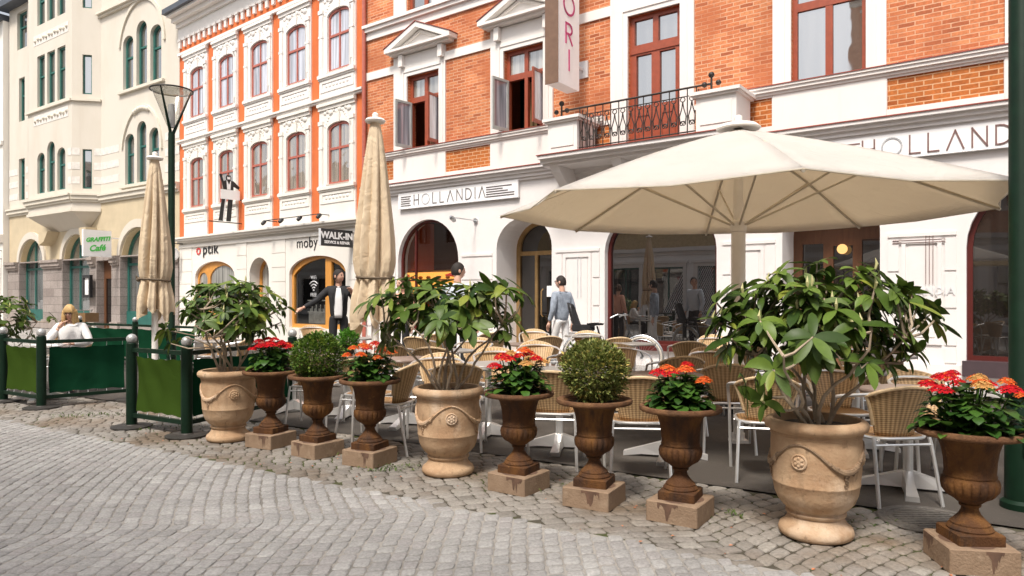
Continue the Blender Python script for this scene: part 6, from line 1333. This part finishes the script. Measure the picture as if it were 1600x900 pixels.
# ================================================================= small things
rhododendron('dark leafy rhododendron at the left picture edge behind the barrier', (-7.55,10.2,.008), 31, .60,.5,.75,1.42,70, (.0,0), group='shrubs', L=.14, base=.4)
t = thing('round_tub', 'brown round tub under the shrub at the left picture edge', 'planter', (-7.55,10.2,.008)); b = MB(); b.lathe([(.001,0),(.20,0),(.26,.40),(.28,.42),(.27,.45),(.24,.44),(.22,.40),(.001,.40)], 32, caps=False); b.build('tub', M_terra, t, smooth=True)
box_ball('bright green potted herb between the left box ball and the furled parasol', (-1.92,8.25,.90), 77, .13, 1100, M_herb, None, 'potted_herb', 'plant', .034)
t = thing('herb_pot', 'small dark pot of the bright green herb on a table', 'pot', (-1.92,8.25,.737)); b = MB(); b.lathe([(.001,0),(.06,0),(.08,.11),(.085,.115),(.075,.115),(.07,.10),(.001,.10)], 20, caps=False); b.build('pot', M_castiron, t, smooth=True)
flower_plant('small red and white table flowers right of the nearest rhododendron', (4.3,8.1,.83), 90, (.6,.15), .10, .16, 7, None, 30)
t = thing('flower_pot', 'small white pot of red flowers on a far table', 'pot', (4.3,8.1,.737)); b = MB(); b.lathe([(.001,0),(.06,0),(.075,.12),(.08,.125),(.07,.125),(.065,.10),(.001,.10)], 20, caps=False); b.build('pot', M_signwhite, t, smooth=True)
flower_plant('red flowers low behind the parasol pole', (2.75,8.6,.30), 91, (.9,.05), .16, .22, 8, None, 40)
t = thing('flower_tub', 'dark square tub of red flowers behind the parasol pole', 'planter', (2.75,8.6,.008)); b = MB(); b.bbox(-.17,.17,-.17,.17,0,.30,.01); b.build('tub', M_black, t)
t = thing('open_book', 'open white book lying in front of the blonde woman', 'book', (-6.38,9.72,.737), .1); b = MB(); b.add([(-.2,-.13,.01),(0,-.13,.0),(.2,-.13,.012),(-.2,.13,.01),(0,.13,.0),(.2,.13,.012)], [(0,1,4,3),(1,2,5,4)]); o = b.build('pages', M_signwhite, t); md = o.modifiers.new('t','SOLIDIFY'); md.thickness = .012
t = thing('white_cup', 'white cup on the table of the blonde woman', 'cup', (-6.15,9.52,.737)); b = MB(); b.lathe([(.001,.002),(.07,.006),(.072,.012),(.03,.012),(.03,.02),(.045,.075),(.042,.075),(.026,.024),(.001,.022)], 20, caps=False); b.tube([(.04,0,.06),(.065,0,.055),(.06,0,.03),(.035,0,.03)],.005,6); b.build('cup', M_signwhite, t, smooth=True)
X_, Y_ = 2.62, 4.42; t = thing('manhole_cover', 'round cast iron cover set in the setts behind the nearest pot', 'manhole cover', (X_,Y_,.005)); b = MB(); b.lathe([(.001,.006),(.23,.006),(.235,.002),(.25,.002),(.255,.008),(.29,.008),(.30,0)], 40, caps=False)
for i in range(-4,5):
    w_ = math.sqrt(max(0,.2**2-(i*.045)**2)); b.box(-w_,w_,i*.045-.008,i*.045+.008,.006,.011)
b.build('lid', mat('worn_iron_lid', (.12,.108,.095), .7, metal=.2, var=.3, scale=30, bump=.4, bscale=60), t, smooth=True)
rnd = random.Random(5); wd = MB(); wd.norecalc = True
for c_ in ((-4.95,8.35,.35,150),(-.95,5.75,.22,120),(-1.5,6.3,.2,60),(1.35,4.5,.15,40),(2.1,4.35,.2,40),(.3,5.15,.2,40),(-3.7,7.5,.3,70)):
    for i in range(c_[3]):
        a = rnd.uniform(0,6.3); q = c_[2]*math.sqrt(rnd.random()); p = Vector((c_[0]+q*cos(a)*1.5,c_[1]+q*sin(a)*.6,.006)); L_ = rnd.uniform(.015,.045)
        leaf_geo(wd, p, Vector((rnd.uniform(-1,1),rnd.uniform(-1,1),rnd.uniform(.3,1.2))), Vector((0,0,1)), L_, L_*.35, rnd.uniform(.2,1.2), .2, 3)
o = wd.build('weeds', M_weed); o['kind'] = 'stuff'; o['label'] = 'small green weeds growing between the setts'
fl_ = MB()
for i in range(60):
    p = LPt(rnd.uniform(-1,7.5), rnd.uniform(-.6,.5)); a = rnd.uniform(0,3); s_ = rnd.uniform(.006,.016); fl_.add([(p[0]-s_*cos(a),p[1]-s_*sin(a),.009),(p[0]+s_*sin(a)*.6,p[1]-s_*cos(a)*.6,.012),(p[0]+s_*cos(a),p[1]+s_*sin(a),.010),(p[0]-s_*sin(a)*.6,p[1]+s_*cos(a)*.6,.013)], [(0,1,2,3)])
o = fl_.build('fallen_petals', mat('dry_petals', (.45,.16,.07), .8, var=.4, scale=8)); o['kind'] = 'stuff'
# ================================================================= people
def skin(verts, edges, radii, root=0, sub=2):
    me = bpy.data.meshes.new('figure_skin'); me.from_pydata(verts, edges, []); o = bpy.data.objects.new('figure_skin', me); COL.objects.link(o)
    md = o.modifiers.new('s','SKIN'); md.use_smooth_shade = True
    for i, r in enumerate(radii): d = me.skin_vertices[0].data[i]; d.radius = r if hasattr(r,'__len__') else (r,r); d.use_root = (i == root)
    m2 = o.modifiers.new('u','SUBSURF'); m2.levels = sub; m2.render_levels = sub
    dg = bpy.context.evaluated_depsgraph_get(); dg.update(); out = bpy.data.meshes.new_from_object(o.evaluated_get(dg)); bpy.data.objects.remove(o); return out
def mesh_into(mb, me, M=None):
    mb.add([(M @ v.co) if M else v.co.copy() for v in me.vertices], [tuple(p.vertices) for p in me.polygons])
BASE = dict(pelvis=(0,0,.95), spine=(0,.005,1.14), chest=(0,.0,1.32), neck=(0,.015,1.47), head=(0,-.005,1.56),
  shL=(.175,.01,1.42), elL=(.235,.03,1.14), wrL=(.25,-.06,.90), shR=(-.175,.01,1.42), elR=(-.235,.03,1.14), wrR=(-.25,-.06,.90),
  hipL=(.09,0,.91), knL=(.10,-.02,.50), anL=(.105,.03,.09), toL=(.12,-.13,.035), hipR=(-.09,0,.91), knR=(-.10,-.02,.50), anR=(-.105,.03,.09), toR=(-.12,-.13,.035))
def hand(mb, wr, el, thumb_side, curl=.5, L_=.18):
    d = (Vector(wr)-Vector(el)).normalized(); side = d.cross(Vector((0,0,1)))
    side = side.normalized() if side.length > .05 else Vector((1,0,0)); nrm = side.cross(d).normalized(); w = Vector(wr)
    mb.tube([w, w+d*.035, w+d*.075, w+d*.095], [.024,.032,.036,.030], 10)
    for k, (o, l) in enumerate(((-.03,.072),(-.010,.082),(.010,.078),(.028,.062))):
        p0 = w+d*.085+side*o; d1 = (d*cos(curl*.5)-nrm*sin(curl*.5)).normalized(); d2 = (d*cos(curl*1.3)-nrm*sin(curl*1.3)).normalized()
        mb.tube([p0, p0+d1*l*.5, p0+d1*l*.5+d2*l*.3, p0+d1*l*.5+d2*l*.5], [.0095,.009,.008,.005], 7)
    p0 = w+d*.03+side*thumb_side*.028; td = (d*.7+side*thumb_side*.6-nrm*.2).normalized(); mb.tube([p0, p0+td*.035, p0+td*.035+d*.03], [.012,.010,.006], 7)
def person(label, loc, rot, h, pose, top, topm, legm, hairm, hair='short', headrot=0, shirt=None, sleeves=True, seated=False, headtilt=0, glasses=False, female=False):
    t = thing('person', label, 'person', loc, rot); J = {k: Vector(v) for k, v in BASE.items()}; 
    if female:
        for s_ in ('L','R'): J['sh'+s_].x *= .88
    for k, v in pose.items(): J[k] = Vector(v)
    N = ['pelvis','spine','chest','neck','head','shL','elL','wrL','shR','elR','wrR','hipL','knL','anL','toL','hipR','knR','anR','toR']; ix = {n: i for i, n in enumerate(N)}
    E = [('pelvis','spine'),('spine','chest'),('chest','neck'),('neck','head'),('chest','shL'),('shL','elL'),('elL','wrL'),('chest','shR'),('shR','elR'),('elR','wrR'),('pelvis','hipL'),('hipL','knL'),('knL','anL'),('anL','toL'),('pelvis','hipR'),('hipR','knR'),('knR','anR'),('anR','toR')]
    Rr = dict(pelvis=(.115,.080),spine=(.105,.070),chest=(.115,.075),neck=(.050,.050),head=(.05,.05),shL=(.045,.045),elL=(.038,.038),wrL=(.028,.028),hipL=(.065,.065),knL=(.050,.050),anL=(.038,.038),toL=(.035,.03))
    for k in list(Rr):
        if k.endswith('L'): Rr[k[:-1]+'R'] = Rr[k]
    body = MB(); mesh_into(body, skin([J[n] for n in N], [(ix[a],ix[b]) for a,b in E], [Rr[n] for n in N]))
    # head with brow, nose, cheeks, chin and ears on the same mesh
    hc = J['head']+Vector((0,-.015,.095)); HM = Matrix.Translation(hc) @ Matrix.Rotation(headrot,4,'Z') @ Matrix.Rotation(headtilt,4,'X')
    n, m = 28, 20; vs = []
    for i in range(m+1):
        th = pi*i/m; z = .118*cos(th)
        for k in range(n):
            q = 2*pi*k/n; x = .076*sin(th)*cos(q); y = .096*sin(th)*sin(q)
            if z < 0: x *= 1-.30*(-z/.118)**1.5; y = y*(1-.22*(-z/.118)**1.5) if y > 0 else y
            if y < 0:
                fx = x/.076; y -= .020*math.exp(-(fx/.22)**2-((z+.012)/.022)**2)     # nose
                y += .007*math.exp(-((abs(x)-.031)/.014)**2-((z-.018)/.012)**2)        # eye sockets
                y -= .006*math.exp(-(fx/.4)**2-((z+.095)/.02)**2)                      # chin
                y -= .004*math.exp(-((z-.036)/.01)**2-(fx/.6)**2)
            vs.append(HM @ Vector((x,y,z)))
    body.add(vs, [(i*n+k,(i+1)*n+k,(i+1)*n+(k+1)%n,i*n+(k+1)%n) for i in range(m) for k in range(n)])
    for sx in (-1,1): body.sphere((0,0,0), .030, 10, 8, M=HM @ Matrix.Translation((sx*.077,.008,-.004)) @ Matrix.Diagonal((.35,.7,1,1)))
    body.tube([J['neck'], J['neck']*.5+hc*.5+Vector((0,.02,-.02)), hc+Vector((0,.015,-.04))], [.056,.052,.050], 14)
    hand(body, J['wrL'], J['elL'], -1); hand(body, J['wrR'], J['elR'], 1)
    body.build('body', M_skin, t, smooth=True, ang=80)
    e = MB()
    for sx in (-1,1): e.sphere((0,0,0), .0095, 8, 6, M=HM @ Matrix.Translation((sx*.030,-.086,.016)) @ Matrix.Diagonal((1.4,.6,.7,1))); e.tube([HM @ Vector((sx*(.018+.007*k),-.093+.004*k*k*.5,.034+.002*sin(k*1.5))) for k in range(4)], .0035, 5)
    e.build('eyes', M_eye, t); l = MB(); l.tube([HM @ Vector((.020*u,-.094+.010*u*u,-.058-.003*abs(u))) for u in (-1,-.5,0,.5,1)], [.002,.0055,.005,.0055,.002], 6); l.build('mouth', M_lips, t)
    if glasses:
        g = MB()
        for sx in (-1,1): g.tube([HM @ Vector((sx*.032+.022*cos(a),-.103,.014+.017*sin(a))) for a in [2*pi*i/14 for i in range(14)]], .003, 5, closed=True); g.tube([HM @ Vector((sx*.054,-.10,.018)), HM @ Vector((sx*.078,.0,.016))], .003, 5)
        g.build('glasses', M_eye, t)
    # hair: a shell over the skull, cut at the hairline, with strands
    hr = MB(); nv = 36; rows = 14; vs = []; long_ = hair == 'long'
    for i in range(rows+1):
        th = radians(2+(118 if not long_ else 118)*i/rows)
        for k in range(nv):
            q = 2*pi*k/nv; front = max(0,-sin(q)); lim = radians(118-66*front**.8) if not long_ else radians(118-58*front**1.5); tt = min(th, lim); wv = 1+.03*sin(q*11+i)*(.6)+.02*sin(q*23)
            vs.append(HM @ Vector(((.083*wv)*sin(tt)*cos(q), .104*wv*sin(tt)*sin(q)+.004, .128*cos(tt)*(1+.02*sin(q*9))+.002)))
    hr.add(vs, [(i*nv+k,i*nv+(k+1)%nv,(i+1)*nv+(k+1)%nv,(i+1)*nv+k) for i in range(rows) for k in range(nv)])
    if long_:
        for k in range(70):
            q = radians(-52+284*k/69); r0 = R(.9,1.1); p = [HM @ Vector((.078*r0*cos(q),.098*r0*sin(q)+.004,.03))]; 
            for j in range(1,6): p.append(HM @ Vector((.082*r0*cos(q)*(1+.04*j)+R(-.004,.004),.100*r0*sin(q)*(1+.02*j)+.004+R(-.004,.004),.03-.045*j)))
            hr.tube(p, [.012,.014,.014,.013,.011,.004], 6)
        for k in range(16):
            x = -.055+.11*k/15; hr.tube([HM @ Vector((x*.6,-.05,.118)), HM @ Vector((x,-.098+.6*x*x,.075)), HM @ Vector((x*1.1,-.104+2*x*x,.035+R(-.004,.004)))], [.008,.010,.004], 6)
    if hair == 'tied': hr.sphere(HM @ Vector((0,.115,.03)), .045, 12, 8)
    hr.build('hair', hairm, t, smooth=True, ang=80)
    # clothes follow the same joints a little outside the skin
    g = 1.14; n1 = ['pelvis','spine','chest','neck','shL','elL','wrL','shR','elR','wrR']; i1 = {n_: i for i, n_ in enumerate(n1)}
    low = J['pelvis']+(Vector((0,0,-.06)) if not seated else Vector((0,0,-.02)))
    V1 = [J[n_].copy() for n_ in n1]; V1[0] = low+(Vector((0,0,-.03)) if not seated else Vector((0,0,0))); V1[3] = J['neck']+Vector((0,0,-.03)); 
    for s_ in ('L','R'): V1[i1['wr'+s_]] = J['wr'+s_].lerp(J['el'+s_], .10)
    RR_ = {'pelvis':(.172,.132),'spine':(.158,.118),'chest':(.176,.128),'neck':(.074,.074),'shL':(.080,.080),'elL':(.058,.058),'wrL':(.043,.043)}
    if seated: RR_['chest'] = (.19,.155); RR_['spine'] = (.175,.14); RR_['neck'] = (.085,.09)
    for k in ('shL','elL','wrL'): RR_[k[:-1]+'R'] = RR_[k]
    tp = MB(); mesh_into(tp, skin(V1, [(i1[a],i1[b]) for a,b in (('pelvis','spine'),('spine','chest'),('chest','neck'),('chest','shL'),('shL','elL'),('elL','wrL'),('chest','shR'),('shR','elR'),('elR','wrR'))], [RR_[n_] for n_ in n1]))
    tp.build(top, topm, t, smooth=True, ang=80)
    if shirt:   # shirt front in the opening of the jacket, collar and lapels
        s = MB(); vs = []; rows = [(1.455,.030),(1.40,.052),(1.30,.070),(1.15,.072),(1.0,.068),(.93,.06)]; cn = 9
        for z, w_ in rows:
            for i in range(cn): u = i/(cn-1)*2-1; vs.append((w_*u, -.142-.010*(1-u*u)+(.05 if z > 1.44 else (.022 if z > 1.38 else 0)), z))
        s.add(vs, [(j*cn+i,(j+1)*cn+i,(j+1)*cn+i+1,j*cn+i+1) for j in range(len(rows)-1) for i in range(cn-1)]); so = s.build('shirt', shirt, t, smooth=True); md = so.modifiers.new('t','SOLIDIFY'); md.thickness = .012; md.offset = -1
        lp = MB()
        for sx in (-1,1): lp.add([(sx*.035,-.120,1.46),(sx*.085,-.128,1.42),(sx*.100,-.158,1.30),(sx*.072,-.165,1.12),(sx*.062,-.160,1.30)], [(0,1,2,3,4)])
        lo = lp.build('lapels', topm, t); md = lo.modifiers.new('t','SOLIDIFY'); md.thickness = .010
    c = MB(); c.lathe([(.072,1.425),(.066,1.462),(.060,1.478),(.056,1.470)], 20, (J['neck'].x, J['neck'].y, J['neck'].z-1.47), caps=False); c.build('collar', shirt or topm, t, smooth=True)
    n2 = ['pelvis','hipL','knL','anL','hipR','knR','anR']; J['pelvis'] = J['pelvis']+Vector((0,0,.05)) if not seated else J['pelvis']; i2 = {n_: i for i, n_ in enumerate(n2)}; r2 = [(.105,.085),(.080,.088),(.070,.070),(.060,.060),(.080,.088),(.070,.070),(.062,.062)]
    tr = MB(); mesh_into(tr, skin([J[n_] for n_ in n2], [(i2[a],i2[b]) for a,b in (('pelvis','hipL'),('hipL','knL'),('knL','anL'),('pelvis','hipR'),('hipR','knR'),('knR','anR'))], r2)); tr.build('trousers', legm, t, smooth=True, ang=80)
    sh = MB()
    for s_ in ('L','R'): mesh_into(sh, skin([J['an'+s_]+Vector((0,.03,-.045)), J['an'+s_]*.5+J['to'+s_]*.5, J['to'+s_]+Vector((0,-.02,.01))], [(0,1),(1,2)], [(.048,.045),(.048,.042),(.042,.032)]))
    sh.build('shoes', M_blackcloth if legm is not M_white_cloth else M_white_cloth, t, smooth=True, ang=80)
    t.scale = (h/1.78,)*3; return t
# the suited man reaches out with his right arm and looks to the right
person('man in black suit jacket and white shirt reaching out by the orange shop front', (-3.30,13.4,.008), radians(12), 1.93, dict(elR=(-.38,-.04,1.22), wrR=(-.60,-.16,1.10), elL=(.30,.0,1.20), wrL=(.22,-.22,1.38)), 'jacket', M_blackcloth, M_blackcloth, M_hairdark, headrot=radians(52), shirt=M_white_cloth)
person('man in a washed denim jacket and white trousers walking towards the brass door', (.94,13.4,.008), radians(-142), 1.81, dict(knL=(.10,-.12,.50),anL=(.10,-.10,.10),toL=(.11,-.26,.05),knR=(-.10,.02,.50),anR=(-.10,.16,.11),toR=(-.11,.02,.04),elR=(-.25,.06,1.14),wrR=(-.26,.02,.88)), 'denim_jacket', M_denim, M_white_cloth, M_hairdark, headrot=radians(25), glasses=True)
person('man with short brown hair and pale shirt near the bakery window', (-.86,11.2,.008), radians(165), 1.95, {}, 'shirt', M_shirtblue, M_blackcloth, M_hairdark, headrot=radians(-50))
person('woman with tied brown hair and a peach top behind the furled parasol', (-2.02,12.9,.008), radians(-25), 1.76, dict(wrR=(-.20,-.2,1.1),elR=(-.23,.02,1.15)), 'top', M_peach, M_blackcloth, M_hairbrown, 'tied', headrot=radians(-10), female=True)
seat = dict(pelvis=(0,0,.56), spine=(0,-.04,.74), chest=(0,-.08,.93), neck=(0,-.09,1.07), head=(0,-.115,1.15), shL=(.17,-.07,1.02), elL=(.29,-.16,.79), wrL=(.08,-.36,.78), shR=(-.17,-.07,1.02), elR=(-.26,-.28,.80), wrR=(-.10,-.28,1.02), hipL=(.09,-.03,.53), knL=(.12,-.46,.53), anL=(.12,-.44,.10), toL=(.13,-.60,.035), hipR=(-.09,-.03,.53), knR=(-.12,-.46,.53), anR=(-.12,-.44,.10), toR=(-.13,-.60,.035))
person('blonde woman in a white jumper sitting at a table, one hand at her mouth', (-6.42,10.28,.008), radians(16), 1.68, seat, 'jumper', M_white_cloth, M_blackcloth, M_hairblond, 'long', seated=True, headtilt=radians(16), glasses=True, headrot=radians(4), female=True)
# ================================================================= camera, light, world
cam = bpy.data.cameras.new('camera'); co = bpy.data.objects.new('camera', cam); COL.objects.link(co); SC.camera = co
co.location = (0,0,1.4); co.rotation_euler = (pi/2,0,0); cam.sensor_width = 36; cam.lens = 1100/1600*36; cam.shift_y = 15/1600; cam.clip_end = 1500; cam.clip_start = .05
ELEV, AZ = radians(57), math.atan2(-.90,-.44)      # direction towards the sun
sd_ = Vector((cos(AZ)*cos(ELEV), sin(AZ)*cos(ELEV), sin(ELEV)))
sl_ = bpy.data.lights.new('sun', 'SUN'); so_ = bpy.data.objects.new('sun', sl_); COL.objects.link(so_); sl_.energy = 2.5; sl_.angle = radians(12); sl_.color = (1.0,.93,.84)
so_.rotation_euler = sd_.to_track_quat('Z','Y').to_euler(); so_.location = (0,0,30)
W = bpy.data.worlds.new('World'); SC.world = W; W.use_nodes = True; nt = W.node_tree; nt.nodes.clear()
wo = nt.nodes.new('ShaderNodeOutputWorld'); bg = nt.nodes.new('ShaderNodeBackground'); sk = nt.nodes.new('ShaderNodeTexSky'); sk.sky_type = 'NISHITA'; sk.sun_disc = False; sk.sun_elevation = ELEV; sk.sun_rotation = pi/2-AZ
sk.dust_density = 4.0; sk.ozone_density = .6; sk.air_density = 1.0
hs = nt.nodes.new('ShaderNodeHueSaturation'); hs.inputs['Saturation'].default_value = .30
nt.links.new(sk.outputs[0], hs.inputs['Color']); nt.links.new(hs.outputs[0], bg.inputs['Color']); bg.inputs['Strength'].default_value = .13; nt.links.new(bg.outputs[0], wo.inputs['Surface'])
SC.view_settings.view_transform = 'Standard'; SC.view_settings.look = 'None'; SC.view_settings.gamma = 1; SC.view_settings.exposure = .69; SC.view_settings.use_curve_mapping = False
SC.cycles.max_bounces = 8; SC.cycles.transparent_max_bounces = 12; SC.cycles.use_denoising = True
